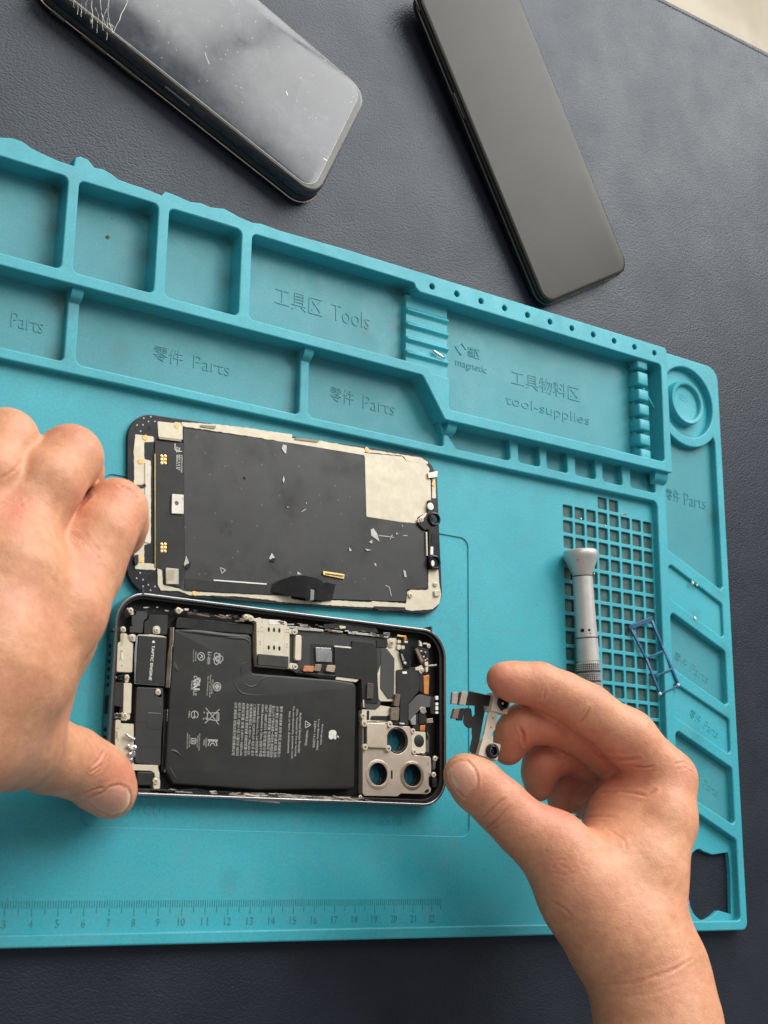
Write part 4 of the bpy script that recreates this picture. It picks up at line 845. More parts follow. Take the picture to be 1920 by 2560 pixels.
for pts,m,z in (([(850,330),(905,330),(912,395),(870,415),(848,390)],CREAM,5.0),([(910,345),(965,345),(975,390),(925,408)],CREAM,5.0),([(860,250),(915,262),(905,310),(850,305)],CREAM,4.9),([(960,265),(1020,270),(1018,305),(965,300)],CREAM,5.1),([(850,170),(1000,188),(990,215),(850,200)],GOLD,5.0),([(965,195),(1005,205),(995,260),(962,245)],COPPER,5.0),
    ([(905,420),(985,400),(1085,610),(1060,690),(960,690),(900,480)],simple('gloss_black_tube',(.012,.012,.013),.22),5.4),([(905,470),(935,480),(975,580),(935,590)],simple('grey_nub',(.22,.21,.2),.4),5.5),([(950,600),(985,598),(1005,620),(985,648),(955,630)],CREAM,5.7),
    ([(1130,405),(1185,372),(1295,600),(1240,640),(1215,610)],simple('brown_connector',(.10,.060,.045),.3,.4),5.8),([(1150,425),(1180,405),(1265,590),(1235,610)],simple('pinkish_slot',(.28,.19,.16),.35,.5),5.95),
    ([(1200,250),(1245,300),(1250,360),(1205,350)],CREAM,4.8),([(1260,300),(1330,300),(1340,325),(1265,325)],CREAM,4.9),
    ([(1138,690),(1190,680),(1240,650),(1262,700),(1275,760),(1230,800),(1190,740),(1140,740)],CREAM,5.2),([(1290,605),(1345,600),(1345,660),(1290,660)],CREAM,5.1),([(1300,660),(1485,640),(1480,668),(1300,685)],simple('steel_clip',(.42,.38,.31),.3,.7),5.3),([(1300,690),(1345,680),(1340,760),(1310,770)],CREAM,5.2),
    ([(1195,800),(1270,820),(1280,1115),(1205,1070)],DARK,4.6),([(1272,830),(1362,808),(1350,1125),(1278,1112)],COPPER,4.9),
    ([(840,738),(960,742),(960,690),(1195,690),(1195,800),(1202,1060),(1030,1270),(1030,1640),(890,1580),(900,1150),(838,1125)],DARK2,4.7),([(930,758),(1005,756),(1008,796),(935,796)],WHITE,4.85),
    ([(1030,1290),(1160,1150),(1215,1125),(1385,1160),(1372,1330),(1250,1320),(1060,1530),(1030,1540)],simple('grey_flex',(.075,.074,.072),.38,var=.12),4.95),([(1380,1160),(1450,1165),(1450,1440),(1380,1430)],DARK,4.6),
    ([(1060,1535),(1148,1435),(1150,1608),(1085,1608)],simple('grey_triangle',(.34,.33,.30),.4,.5),5.05),
    ([(1205,1350),(1240,1320),(1300,1330),(1320,1400),(1280,1440),(1230,1420)],simple('solder_blob',(.45,.42,.38),.25,.8,var=.3,bmp=.5,scale=900),5.3),
    ([(1320,1515),(1420,1500),(1425,1575),(1320,1580)],simple('copper_spring',(.40,.30,.24),.3,.7,bmp=.6,scale=900),5.2),([(1200,1420),(1310,1450),(1310,1580),(1200,1600)],DARK,4.9),
    ([(1215,1620),(1300,1610),(1290,1700),(1215,1700)],COPPER,4.6),([(1150,1440),(1200,1440),(1200,1700),(1100,1700),(1090,1610),(1152,1608)],DARK,4.5),
    ([(300,1210),(325,1208),(330,1335),(305,1335)],simple('cream_edge',(.6,.53,.4),.35,.6),5.0)):
    plate('connector_piece' if m not in (COPPER,DARK,DARK2) else 'flex_piece',a7,pts,z-1.1,z,m,op,.25,.12)
for y,h in ((1178,30),(1275,22),(1343,30),(1413,18)): plate('white_contact',a7,[(1460,y-h),(1505,y-h),(1505,y+h),(1462,y+h)],4.0,5.0,WHITE,op,.1,.06)
for k,(x,y) in enumerate(((1235,430),(1262,470),(1300,450),(1275,520),(1320,500),(1330,560),(1300,575))):
    plate('board_component',a7,[(x-14,y-10),(x+14,y-12),(x+14,y+10),(x-14,y+12)],4.3,5.0+.1*(k%3),(CREAM,DARK,STEEL)[k%3],op,.1,.05)
screw(a7,1355,350,5.0,op,.9);screw(a7,1258,735,5.6,op,.8)
plate('driver_board',a7,[(1200,370),(1350,400),(1345,600),(1210,600)],3.2,4.3,DARK,op,.3,.1)
for pts,m in (([(375,955),(388,940),(478,948),(466,1195),(362,1192)],simple('dim_brown_cap',(.085,.070,.056),.4,.4)),([(825,1118),(885,1118),(902,1135),(880,1318),(795,1305)],BROWN),([(748,1332),(888,1330),(872,1540),(745,1535)],simple('scuffed_brown_cap',(.20,.16,.125),.4,.5,var=.35,scale=700))): plate('connector_cap',a7,pts,3.6,5.7,m,op,.3,.15)
plate('cap_stem',a7,[(770,1545),(870,1545),(880,1600),(790,1610)],3,5.0,DARK,op,.3,.1)
lp=plate('lower_cream_plate',a7,[(288,1362),(510,1366),(590,1300),(745,1325),(745,1545),(288,1562)],1.5,4.3,CREAM,op,.3,.1)
plate('black_cutout',a7,[(420,1500),(440,1466),(700,1466),(735,1420),(740,1545),(420,1535)],4.0,4.4,DARK,lp,.3,.05)
plate('black_strip',a7,[(366,1382),(404,1380),(402,1530),(362,1530)],4.0,4.42,DARK,lp,.2,.05)
post(a7,310,1465,4.9,1.2,lp)
plate('grey_film_corner',a7,[(330,1200),(480,1200),(545,1180),(585,1225),(580,1300),(510,1362),(335,1350)],3.0,4.6,simple('slate_film3',(.048,.049,.048),.45,var=.15),op,.3,.1)
# camera bracket
cz=4.9
cb_h=[circ(lens[0][0],lens[0][1],5.0,40),circ(lens[1][0],lens[1][1],5.0,40),circ(lens[2][0],lens[2][1],5.75,40)]
bpts=[(187,180),(420,185),(430,178),(600,182),(700,235),(1000,252),(1022,300),(1030,735),(1340,770),(1366,800),(1372,1060),(1325,1140),(1330,1270),(1370,1320),(1358,1388),(1300,1420),(850,1408),(790,1458),(215,1448),(185,1400)]
cb=plate('camera_bracket',a8,bpts,1.5,cz,BEIGE,op,.6,.18,holes=cb_h)
for k,(x,y) in enumerate(lens):
    if k<2:
        link('lens_collar',prism_mesh('r',circ(x,y,6.3,44),[circ(x,y,4.75,44)],1.6,cz+.30,.22),(BEIGE,simple('bronze_collar',(.36,.29,.22),.35,.7,var=.2))[k],cb,.7)
        link('lens_tube',prism_mesh('r',circ(x,y,4.95,44),[circ(x,y,4.55,44)],.2,cz-.1,.05),BLACKV,cb,.7)
        link('tube_step',prism_mesh('r',circ(x,y,4.6,44),[circ(x,y,4.3,44)],.3,2.2,.08),simple('glossy_step',(.02,.02,.02),.2),cb,.7)
    else:
        link('lens_collar',prism_mesh('r',circ(x,y,5.9,44),[circ(x,y,4.7,44)],.8,cz-.5,.4),simple('dark_collar',(.035,.033,.030),.3,.4),cb,.7)
        link('tube_step',prism_mesh('r',circ(x,y,4.75,44),[circ(x,y,4.35,44)],.3,2.6,.08),simple('glossy_step2',(.02,.02,.02),.2),cb,.7)
def lensglass():
    m,t,b=nt('lens_cover_glass');out=t.nodes['Material Output'];tr=N(t,'ShaderNodeBsdfTransparent');tr.inputs[0].default_value=(.80,.86,.90,1);gl=N(t,'ShaderNodeBsdfGlossy');gl.inputs['Roughness'].default_value=.03
    fr=N(t,'ShaderNodeFresnel');fr.inputs[0].default_value=1.45;mx=N(t,'ShaderNodeMixShader');t.links.new(fr.outputs[0],mx.inputs[0]);t.links.new(tr.outputs[0],mx.inputs[1]);t.links.new(gl.outputs[0],mx.inputs[2]);t.links.new(mx.outputs[0],out.inputs[0]);return m
LG=lensglass()
for x,y in lens:
    mb=MB();mb.lathe([(0,4.7),(.35,4.7)],(x,y,-.35),(0,0,1),40);mb.build('lens_window',LG,op,.7)
for q in ([(248,990),(266,990),(266,1140),(248,1138)],[(672,1008),(702,1008),(702,1155),(672,1155)],[(1310,860),(1322,860),(1322,930),(1310,930)],[(1325,1060),(1368,1058),(1368,1100),(1325,1100)],[(1240,1390),(1290,1335),(1330,1335),(1330,1375),(1290,1402)]): plate('bracket_slot',a8,q,cz-.3,cz+.02,CREAMD if q[0][0]>1300 else BLACKV,cb,.1,.01)
for k in (30,75,150,205,255,330):
    a=math.radians(k)
    for (x,y) in lens[:2]:
        mb=MB();q=[(x+5.55*math.cos(a+t),y+5.55*math.sin(a+t),cz+.31) for t in np.linspace(0,.4,6)]
        for i in range(5): mb.bar(q[i],q[i+1],.22,.04)
        mb.build('collar_mark',simple('mark_bronze',(.30,.24,.18),.4,.6) if k==30 else bpy.data.materials['mark_bronze'],cb)
sq=plate('square_cover',a8,[(262,180),(608,200),(612,628),(262,610)],cz-.4,cz+1.1,simple('scratched_beige_lid',(.66,.56,.44),.36,.6,var=.12,scale=120,bmp=.1),cb,1.2,.25)
plate('cover_side',a8,[(195,235),(255,240),(252,590),(195,580)],3.4,4.93,DARK,cb,.2,.03)
for x,y in ((216,200),(660,210),(232,604),(635,628)): post(a8,x,y,cz+1.2,1.35,cb)
plate('bright_tab',a8,[(815,185),(910,195),(920,230),(830,222)],4.2,5.6,STEEL,cb,.2,.1)
plate('bright_tab',a8,[(430,165),(610,172),(600,195),(430,182)],4.2,5.5,CREAM,cb,.2,.1)
ds=plate('depth_sensor',a8,[(1025,298),(1085,335),(1190,340),(1270,345),(1278,690),(1240,720),(1100,720),(1030,700)],1.5,4.7,CREAM,op,.4,.12)
p=P(*a8(1160,500),4.75);link('sensor_disc',prism_mesh('d',circ(p[0],p[1],2.75,36),[],4.4,4.78,.05),DARK2,ds,.7)
for x,y in ((1060,330),(1082,690)): post(a8,x,y,5.3,1.2,ds)
plate('bright_clip',a8,[(1190,690),(1270,720),(1265,742),(1190,730)],4.2,5.4,STEEL,ds,.2,.1)
lines('sensor_traces',a8,[[(1300,350),(1330,420),(1325,470),(1290,500)],[(1310,350),(1300,400)]],.2,z=4.2,m=CREAMD);o=bpy.data.objects['sensor_traces'];o.parent=op;o.matrix_parent_inverse=Matrix.Translation(-gloc(op))
plate('flex_piece',a8,[(1280,480),(1330,500),(1330,700),(1280,690)],3,4.4,simple('olive_flex',(.08,.075,.06),.4),op,.2,.1)
for x,y in ((1440,805),(1418,1085)): screw(a8,x,y,5.0,op,1.05)
plate('corner_clip',a8,[(1400,830),(1490,770),(1500,790),(1450,840),(1440,980),(1395,1010)],3.5,4.7,simple('dim_clip',(.16,.15,.13),.35,.6),op,.2,.1)
plate('corner_block',a8,[(1380,1150),(1480,1150),(1470,1300),(1400,1310)],2.5,4.4,DARK,op,.5,.2)
screw(a8,150,1472,5.4,op,.8)
# dark clutter that fills the gaps between the parts
for pts in ([(560,200),(690,190),(1000,235),(1020,275),(800,262),(560,228)],): plate('gasket_piece',b5,pts,3.5,5.0,GLUE,op,.3,.2)
# ------------------------------------------------------------------ loose screws lying in a little heap on the left bracket
def loose(label,crop,x,y,z,axis,r=.95,l=2.6):
    p=P(*crop(x,y),z);t=thing('loose_screw',label,'screw',p,'loose screws heaped on the bracket')
    mb=MB();prof=[(0,r*.8),(.08,r),(.5,r),(.62,r*.62)];zz=.62
    while zz<l: prof+=[(zz,r*.55),(zz+.12,r*.66),(zz+.24,r*.55)];zz+=.24
    mb.lathe([(a,b_) for a,b_ in prof[:4]],(0,0,0),axis,20);mb.build('head',STEEL,t,.6,local=True)
    mb=MB();mb.lathe(prof[3:]+[(l+.15,.1)],(0,0,0),axis,16);mb.build('thread',STEEL,t,1.0,local=True)
loose('slim steel screw lying aslant on top of the heap, farthest from the thumb',a2,445,895,6.1,(-.85,.42,.12),.95,4.2)
loose('bright steel screw lying flat under the topmost aslant screw',a2,300,1015,5.75,(.80,-.50,.05),1.0,2.8)
loose('small screw standing on its head at the heap edge over black plastic',a2,455,1060,6.2,(.1,-.1,-1),1.0,1.0)
loose('stubby screw lying sideways at the middle of the row beside the thumb',a2,345,1200,5.9,(.75,.25,-.1),1.0,1.7)
loose('flat screw head down right of the stubby sideways screw',a2,435,1190,6.1,(.1,.1,-1),1.05,.9)
loose('last little screw of the row, nearest the thumb tip',a2,405,1335,6.2,(-.25,.1,-1),.95,1.0)
# ------------------------------------------------------------------ hands: one continuous surface each, grown from tapered limbs
def field(groups,res,pad=4):
    pts=np.array([np.concatenate([c[0],[c[1]]]) for g in groups for pr in g['c'] for c in (pr[:2],pr[2:4])])
    lo_=(pts[:,:3]-pts[:,3:]).min(0)-pad;hi=(pts[:,:3]+pts[:,3:]).max(0)+pad
    n=np.ceil((hi-lo_)/res).astype(int)+1
    F=np.full(n,9.0,np.float32)
    def caps(G,a,ra,b,rb,k):
        a=np.array(a,float);b=np.array(b,float);m=max(ra,rb)+k+3
        i0=np.maximum(0,np.floor((np.minimum(a,b)-m-lo_)/res).astype(int));i1=np.minimum(n,np.ceil((np.maximum(a,b)+m-lo_)/res).astype(int)+1)
        ax=[(lo_[d]+res*np.arange(i0[d],i1[d])).astype(np.float32) for d in range(3)]
        X,Y,Z_=np.meshgrid(*ax,indexing='ij',sparse=True)
        d=b-a;L2=float(d@d)+1e-9
        t=np.clip(((X-a[0])*d[0]+(Y-a[1])*d[1]+(Z_-a[2])*d[2])/L2,0,1)
        D=np.sqrt((X-a[0]-t*d[0])**2+(Y-a[1]-t*d[1])**2+(Z_-a[2]-t*d[2])**2)-(ra+(rb-ra)*t)
        sl=tuple(slice(i0[q],i1[q]) for q in range(3));s=G[sl]
        h=np.clip(.5+.5*(s-D)/k,0,1);G[sl]=s*(1-h)+D*h-k*h*(1-h)
    for g in groups:
        G=np.full(n,9.0,np.float32)
        for (a,ra,b,rb) in g['c']: caps(G,a,ra,b,rb,g['k'])
        k=g['join'];h=np.clip(.5+.5*(F-G)/k,0,1);F=F*(1-h)+G*h-k*h*(1-h)
    return F,lo_
def surface(F,lo_,res):                      # surface nets
    s=F<0;c=[F[i:F.shape[0]-1+i,j:F.shape[1]-1+j,k:F.shape[2]-1+k] for i in (0,1) for j in (0,1) for k in (0,1)]
    cnt=sum((q<0).astype(np.int8) for q in c);act=(cnt>0)&(cnt<8)
    idx=np.argwhere(act);vals=np.stack([q[act] for q in c],1)
    corner=np.array([(i,j,k) for i in (0,1) for j in (0,1) for k in (0,1)],float)
    acc=np.zeros((len(idx),3));num=np.zeros(len(idx))
    for p in range(8):
        for q in range(p+1,8):
            if np.abs(corner[p]-corner[q]).sum()!=1: continue
            va,vb=vals[:,p],vals[:,q];m=(va<0)!=(vb<0);t=np.where(m,va/(va-vb+1e-12),0)
            acc+=np.where(m[:,None],corner[p]+t[:,None]*(corner[q]-corner[p]),0);num+=m
    V=(idx+acc/num[:,None])*res+lo_
    ID=np.full(act.shape,-1,np.int64);ID[act]=np.arange(len(idx));faces=[]
    for d in range(3):
        e=[0,0,0];e[d]=1;A=s[:-1 if d==0 else None,:-1 if d==1 else None,:-1 if d==2 else None];B_=s[e[0]:,e[1]:,e[2]:]
        o1,o2=[q for q in range(3) if q!=d]
        for flip in (0,1):
            cr_=np.argwhere((A&~B_) if not flip else (~A&B_))
            ok=(cr_[:,o1]>0)&(cr_[:,o2]>0)&(cr_[:,o1]<act.shape[o1])&(cr_[:,o2]<act.shape[o2])&(cr_[:,d]<act.shape[d]);cr_=cr_[ok]
            def at(a,b): q=cr_.copy();q[:,o1]-=a;q[:,o2]-=b;return ID[q[:,0],q[:,1],q[:,2]]
            f=np.stack([at(1,1),at(0,1),at(0,0),at(1,0)],1)
            if (flip==1)!=(d==1): f=f[:,::-1]
            faces.append(f)
    F4=np.concatenate(faces);F4=F4[(F4>=0).all(1)]
    return V,F4
def relax(V,F4,it):
    e=np.concatenate([F4[:,[i,(i+1)%4]] for i in range(4)]);e=np.concatenate([e,e[:,::-1]])
    deg=np.bincount(e[:,0],minlength=len(V)).astype(float)
    for _ in range(it):
        for lam in (.5,-.52):
            S_=np.stack([np.bincount(e[:,0],weights=V[e[:,1],d],minlength=len(V)) for d in range(3)],1)
            V=V+lam*(S_/deg[:,None]-V)
    return V
def vnormals(V,F4):
    n=np.cross(V[F4[:,2]]-V[F4[:,0]],V[F4[:,3]]-V[F4[:,1]]);N_=np.zeros_like(V)
    for i in range(4):
        for d in range(3): N_[:,d]+=np.bincount(F4[:,i],weights=n[:,d],minlength=len(V))
    return N_/(np.linalg.norm(N_,axis=1)[:,None]+1e-12)
def to_px(V):
    d=(V-CAM)@RC;return np.stack([960+FPX*d[:,0]/-d[:,2],1280-FPX*d[:,1]/-d[:,2]],1),-d[:,2]
def segdist(U,pts):
    best=np.full(len(U),1e9)
    for i in range(len(pts)-1):
        a=np.array(pts[i],float);b=np.array(pts[i+1],float);d=b-a
        t=np.clip(((U-a)@d)/(d@d+1e-9),0,1);q=a+t[:,None]*d;best=np.minimum(best,np.linalg.norm(U-q,axis=1))
    return best
SK=dict()
def skin():
    m,t,b=nt('bare_skin')
    at=N(t,'ShaderNodeVertexColor',layer_name='skin_tint');sep=N(t,'ShaderNodeSeparateColor');t.links.new(at.outputs[0],sep.inputs[0])
    n=noise(t,70,5,.6);r=ramp(t,n.outputs[0],[(.3,(.56,.256,.138)),(.7,(.66,.332,.188))])
    bl=noise(t,260,4,.65);r2=ramp(t,bl.outputs[0],[(.35,(.91,.86,.83)),(.65,(1.06,1.06,1.06))]);c=mixc(t,1.0,r.outputs[0],r2.outputs[0],'MULTIPLY')
    n3=noise(t,48,6,.65,dist=.7);r3=ramp(t,n3.outputs[0],[(.48,(0,0,0)),(.74,(.42,.42,.42))]);c=mixc(t,r3.outputs[0],c,(.66,.265,.185))
    n4=noise(t,33,5,.6);r4=ramp(t,n4.outputs[0],[(.55,(0,0,0)),(.8,(.30,.30,.30))]);c=mixc(t,r4.outputs[0],c,(.74,.46,.30))
    c=mixc(t,sep.outputs[0],c,(.60,.18,.125))                    # redder joints and finger ends, plus red bounce light painted between curled fingers
    c=mixc(t,sep.outputs[1],c,(.69,.34,.235))                     # nail plate
    c=mixc(t,sep.outputs[2],c,(.74,.62,.42))                     # free nail edge
    t.links.new(c,b.inputs['Base Color'])
    b.inputs['Subsurface Weight'].default_value=.22;b.inputs['Subsurface Radius'].default_value=(1,.35,.2);b.inputs['Subsurface Scale'].default_value=.0035
    ro=N(t,'ShaderNodeMath',operation='MULTIPLY_ADD');t.links.new(sep.outputs[1],ro.inputs[0]);ro.inputs[1].default_value=-.17;ro.inputs[2].default_value=.50;t.links.new(ro.outputs[0],b.inputs['Roughness'])
    b.inputs['Specular IOR Level'].default_value=.42
    # pores and a fine net of skin lines
    mp=N(t,'ShaderNodeMapping');t.links.new(t.nodes['TC'].outputs['Object'],mp.inputs[0])
    v=N(t,'ShaderNodeTexVoronoi',feature='DISTANCE_TO_EDGE');v.inputs['Scale'].default_value=620
    w0=noise(t,200,3,.6);mx=N(t,'ShaderNodeVectorMath',operation='MULTIPLY_ADD');t.links.new(w0.outputs[1],mx.inputs[0]);mx.inputs[1].default_value=(.002,.002,.002);t.links.new(t.nodes['TC'].outputs['Object'],mx.inputs[2]);t.links.new(mx.outputs[0],v.inputs['Vector'])
    rv=ramp(t,v.outputs['Distance'],[(0,(0,0,0)),(.12,(1,1,1))])
    inv=N(t,'ShaderNodeMath',operation='MULTIPLY_ADD');t.links.new(sep.outputs[1],inv.inputs[0]);inv.inputs[1].default_value=-.16;inv.inputs[2].default_value=.16
    b1=bump(t,b,bl.outputs[0],.35,.0008);b2=bump(t,b,rv.outputs[0],.2,.0003,b1);t.links.new(inv.outputs[0],b2.inputs['Strength'])
    return m
SKIN=skin()
def hand(name,label,groups,res,creases,tints,nails,base):
    F,lo_=field(groups,res);V,F4=surface(F,lo_,res);V=relax(V,F4,5);Nn=vnormals(V,F4)
    U,dep=to_px(V);vd=CAM-V;vd/=np.linalg.norm(vd,axis=1)[:,None];fac=(Nn*vd).sum(1)
    front=np.clip((fac-.05)/.25,0,1)
    disp=np.zeros(len(V));col=np.zeros((len(V),4),np.float32);col[:,3]=1
    for pts,wd,dp,zr in creases:
        d=segdist(U,pts);m=front*((dep>zr[0])&(dep<zr[1]))
        e0=np.linalg.norm(U-np.array(pts[0]),axis=1);e1=np.linalg.norm(U-np.array(pts[-1]),axis=1);fade=np.clip(np.minimum(e0,e1)/(wd*3.0),0.15,1)
        g=np.exp(-(d/wd)**2)*m*fade;dp=dp*1.5;disp-=dp*g;disp+=.35*dp*np.exp(-((d-2.3*wd)/(1.3*wd))**2)*m*fade
        col[:,0]=np.maximum(col[:,0],.55*g*min(1,dp/.5))
    for (x,y,rx,ry,am,zr) in tints:
        g=np.exp(-(((U[:,0]-x)/rx)**2+((U[:,1]-y)/ry)**2))*((dep>zr[0])&(dep<zr[1]));col[:,0]=np.maximum(col[:,0],am*g)
    for (poly,free,zr,dpx) in nails:
        from mathutils.geometry import delaunay_2d_cdt
        pg=np.array(poly,float);ins=np.zeros(len(U),bool)
        j=len(pg)-1
        for i in range(len(pg)):
            a=pg[i];b=pg[j];cnd=((a[1]>U[:,1])!=(b[1]>U[:,1]))&(U[:,0]<(b[0]-a[0])*(U[:,1]-a[1])/(b[1]-a[1]+1e-9)+a[0]);ins^=cnd;j=i
        ok=(dep>zr[0])&(dep<zr[1])&(fac>-.1)
        ed=segdist(U,[tuple(p) for p in pg]+[tuple(pg[0])])
        sd=np.where(ins,ed,-ed)
        plate_=np.clip(sd/1.8+.5,0,1)*ok
        disp+=-.38*np.exp(-((sd+.5)/2.2)**2)*ok*dpx+.10*plate_+.28*np.exp(-((sd+6)/4.0)**2)*(sd<0)*ok*dpx
        col[:,1]=np.maximum(col[:,1],plate_);col[:,0]=np.where(plate_>.3,col[:,0]*(1-plate_)+.0*plate_,col[:,0])
        fd=segdist(U,free);col[:,2]=np.maximum(col[:,2],plate_*np.clip(1.25-fd/9.0,0,1))
    V=V+Nn*disp[:,None]
    me=bpy.data.meshes.new(name);b0=np.array(base,float)
    me.vertices.add(len(V));me.vertices.foreach_set('co',((V-b0)*S).ravel())
    me.loops.add(len(F4)*4);me.loops.foreach_set('vertex_index',F4.ravel().astype(np.int32))
    me.polygons.add(len(F4));me.polygons.foreach_set('loop_start',np.arange(0,len(F4)*4,4,dtype=np.int32));me.polygons.foreach_set('loop_total',np.full(len(F4),4,np.int32))
    me.update();me.validate()
    ca=me.color_attributes.new('skin_tint','FLOAT_COLOR','POINT');ca.data.foreach_set('color',col.ravel())
    o=link(name,me,SKIN,None,3.2);o.location=Vector(base)*S
    setprops(o,label,'hand')
    return o
def chain(crop,pts):                         # (x, y, height, radius) along a finger -> tapered pieces
    W=[(P(*crop(x,y),z),r) for x,y,z,r in pts];return [(W[i][0],W[i][1],W[i+1][0],W[i+1][1]) for i in range(len(W)-1)]
R=cr(1080,1620,.434);Lc=cr(0,1000,.4794)
RH=[
 dict(k=10,join=1,c=chain(R,[(1365,770,82,11.0),(1320,1000,84,12.6),(1240,1300,86,13.8),(1225,1750,90,14)])            # index side of the palm
   +chain(R,[(700,1150,70,13.6),(880,1400,78,17.0),(1050,1700,86,18)])                                              # ball of the thumb
   +chain(R,[(1180,760,66,11),(1120,1000,68,15),(1080,1300,74,20),(1140,1650,84,20)])                               # middle of the palm
   +chain(R,[(1080,700,50,10),(1130,1000,50,14),(1180,1500,66,18),(1200,1800,80,18)])                               # outer edge, underneath
   +chain(R,[(1150,1700,86,18.5),(1240,1890,90,19.2),(1300,2180,94,21.6),(1352,2500,98,23.5),(1392,2760,100,24.5)])
   +chain(R,[(880,845,34,9),(1080,900,46,13)])
   +chain(R,[(1330,1640,88,8),(1335,1850,91,13.5),(1365,2100,94,16)])),
 dict(k=5,join=7,c=chain(R,[(186,730,58,8.4),(262,790,59,9.8),(398,910,62,10.2),(520,1030,65,10.6),(700,1150,70,13.4)])),   # thumb
 dict(k=5,join=6,c=chain(R,[(402,176,60,6.3),(470,194,61,7.5),(615,212,65,8.5),(760,275,69,8.9),(895,350,73,9.7),(1130,515,78,11.0),(1352,745,82,11.3)])),   # index
 dict(k=4,join=2.2,c=chain(R,[(440,585,45,6.6),(470,500,48,7.6),(520,440,52,8.2),(660,430,55,8.6),(800,470,57,9.0),(1000,600,60,9.2),(1180,760,64,10)])),   # middle
 dict(k=4,join=1.6,c=chain(R,[(618,800,38,6.2),(620,720,40,7.2),(640,650,43,7.8),(740,610,45,8.2),(900,640,47,8.6),(1080,740,50,9.5)])),   # ring
 dict(k=4,join=1.6,c=chain(R,[(742,915,28,5.4),(745,820,30,6.2),(770,740,33,6.8),(870,720,36,7.4),(1050,800,42,8.5)])),   # little
]
ZR=(300,900)
rc=[([R(505,455),R(528,500),R(530,560)],3.0,.8,ZR),([R(545,830),R(610,890),R(700,945),R(770,970)],3,.0,ZR),
 ([R(290,985),R(350,925),R(420,865)],2.4,.42,ZR),([R(310,1045),R(380,985),R(455,905)],2.2,.35,ZR),([R(340,1050),R(420,1010),R(470,960)],1.8,.2,ZR),
 ([R(655,245),R(640,300)],2.6,.28,ZR),([R(905,350),R(880,400),R(845,440)],2.8,.45,ZR),
 ([R(920,590),R(1000,635),R(1100,645),R(1190,640)],3.6,.5,ZR),([R(1160,680),R(1220,690),R(1275,680)],2.4,.45,ZR),([R(960,830),R(1080,820),R(1160,835),R(1230,850),R(1285,820)],3.4,.42,ZR),
 ([R(760,965),R(900,880),R(1060,830)],3,.3,ZR),([R(820,980),R(960,970),R(1060,975)],3,.2,ZR),([R(1010,1040),R(1110,1110),R(1120,1160)],3,.12,ZR),([R(1390,670),R(1450,655),R(1490,690)],2,.25,ZR),([R(1410,700),R(1470,690),R(1500,720)],1.8,.2,ZR),
 ([R(690,1460),R(760,1500),R(800,1540)],3.0,.18,ZR),([R(960,1945),R(1150,1930),R(1330,1890),R(1440,1830)],4,.13,ZR),([R(1100,2010),R(1280,1990),R(1420,1940)],4,.08,ZR),
 ([R(670,1250),R(720,1270),R(790,1260)],1.8,.18,ZR),([R(690,1290),R(760,1305),R(830,1290)],1.8,.16,ZR),([R(700,1215),R(760,1220),R(800,1205)],1.8,.16,ZR),
 ([R(700,620),R(760,640),R(800,600)],2.5,.4,ZR),([R(1240,1900),R(1400,1850),R(1500,1790)],3,.2,ZR)]
for k in range(12):
    x=660+jr.uniform(-20,180);y=1060+jr.uniform(0,330);rc.append(([R(x,y),R(x+jr.uniform(30,80),y+jr.uniform(-14,22)),R(x+jr.uniform(90,140),y+jr.uniform(-25,30))],1.4,.10,ZR))
rt=[(*R(200,780),60,50,.45,ZR),(*R(400,200),80,50,.55,ZR),(*R(740,1255),50,26,.30,ZR),(*R(1440,700),60,45,.30,ZR),(*R(620,560),130,120,.62,ZR),(*R(950,690),150,90,.55,ZR),(*R(760,820),110,110,.75,ZR),(*R(380,960),60,45,.15,ZR),(*R(900,1000),120,50,.20,ZR)]  # spots among the curled fingers carry bounced red light as colour
rn=[([R(98,700),R(120,670),R(160,650),R(205,652),R(240,690),R(262,740),R(262,790),R(225,830),R(188,862),R(150,825),R(110,765)],[R(98,695),R(100,740),R(135,800)],ZR,1.0)]
hb=P(*R(1245,1900),70)
hand('hand','bare right hand from below, forearm at the bottom edge, pinching the small twin lens part',RH,.72,rc,rt,rn,(hb[0],hb[1],20))
LH=[
 dict(k=7,join=1,c=chain(Lc,[(430,850,70,13.5),(285,1100,74,15.5),(30,1430,74,19),(-220,1680,74,21)])
   +chain(Lc,[(110,610,76,13.5),(0,900,80,18),(-150,1350,80,24),(-450,1700,78,26)])
   +chain(Lc,[(-180,560,74,13),(-300,1000,76,20),(-500,1500,76,24)])
   +chain(Lc,[(430,940,62,11.5),(285,1250,58,12),(135,1550,52,13.5),(20,1730,52,16),(-200,1740,60,20)])
   +chain(Lc,[(180,1050,66,18),(40,1400,62,19),(-120,1690,62,21)])
   +chain(Lc,[(-200,1690,70,21),(-600,1760,76,25),(-900,1800,80,27)])),
 dict(k=5,join=4,c=chain(Lc,[(425,850,70,13),(520,700,71,11.2),(603,575,68,10.0),(625,640,52,9.2),(630,690,34,8.2),(625,720,18,7.2)])),
 dict(k=5,join=2.0,c=chain(Lc,[(110,610,76,13),(240,440,77,11.4),(362,302,73,10.2),(385,370,54,9.4),(380,430,34,8.4),(370,480,16,7.4)])),
 dict(k=5,join=2.0,c=chain(Lc,[(-180,560,74,12.5),(-70,390,76,11),(28,215,71,9.9),(60,300,52,9),(60,380,30,8)])),
 dict(k=6,join=9,c=chain(Lc,[(60,1775,46,15),(260,1855,30,12.0),(380,1890,22,11.4),(488,1945,16,10.6),(545,2000,13,10.0),(578,2046,11.5,8.9)])),
]
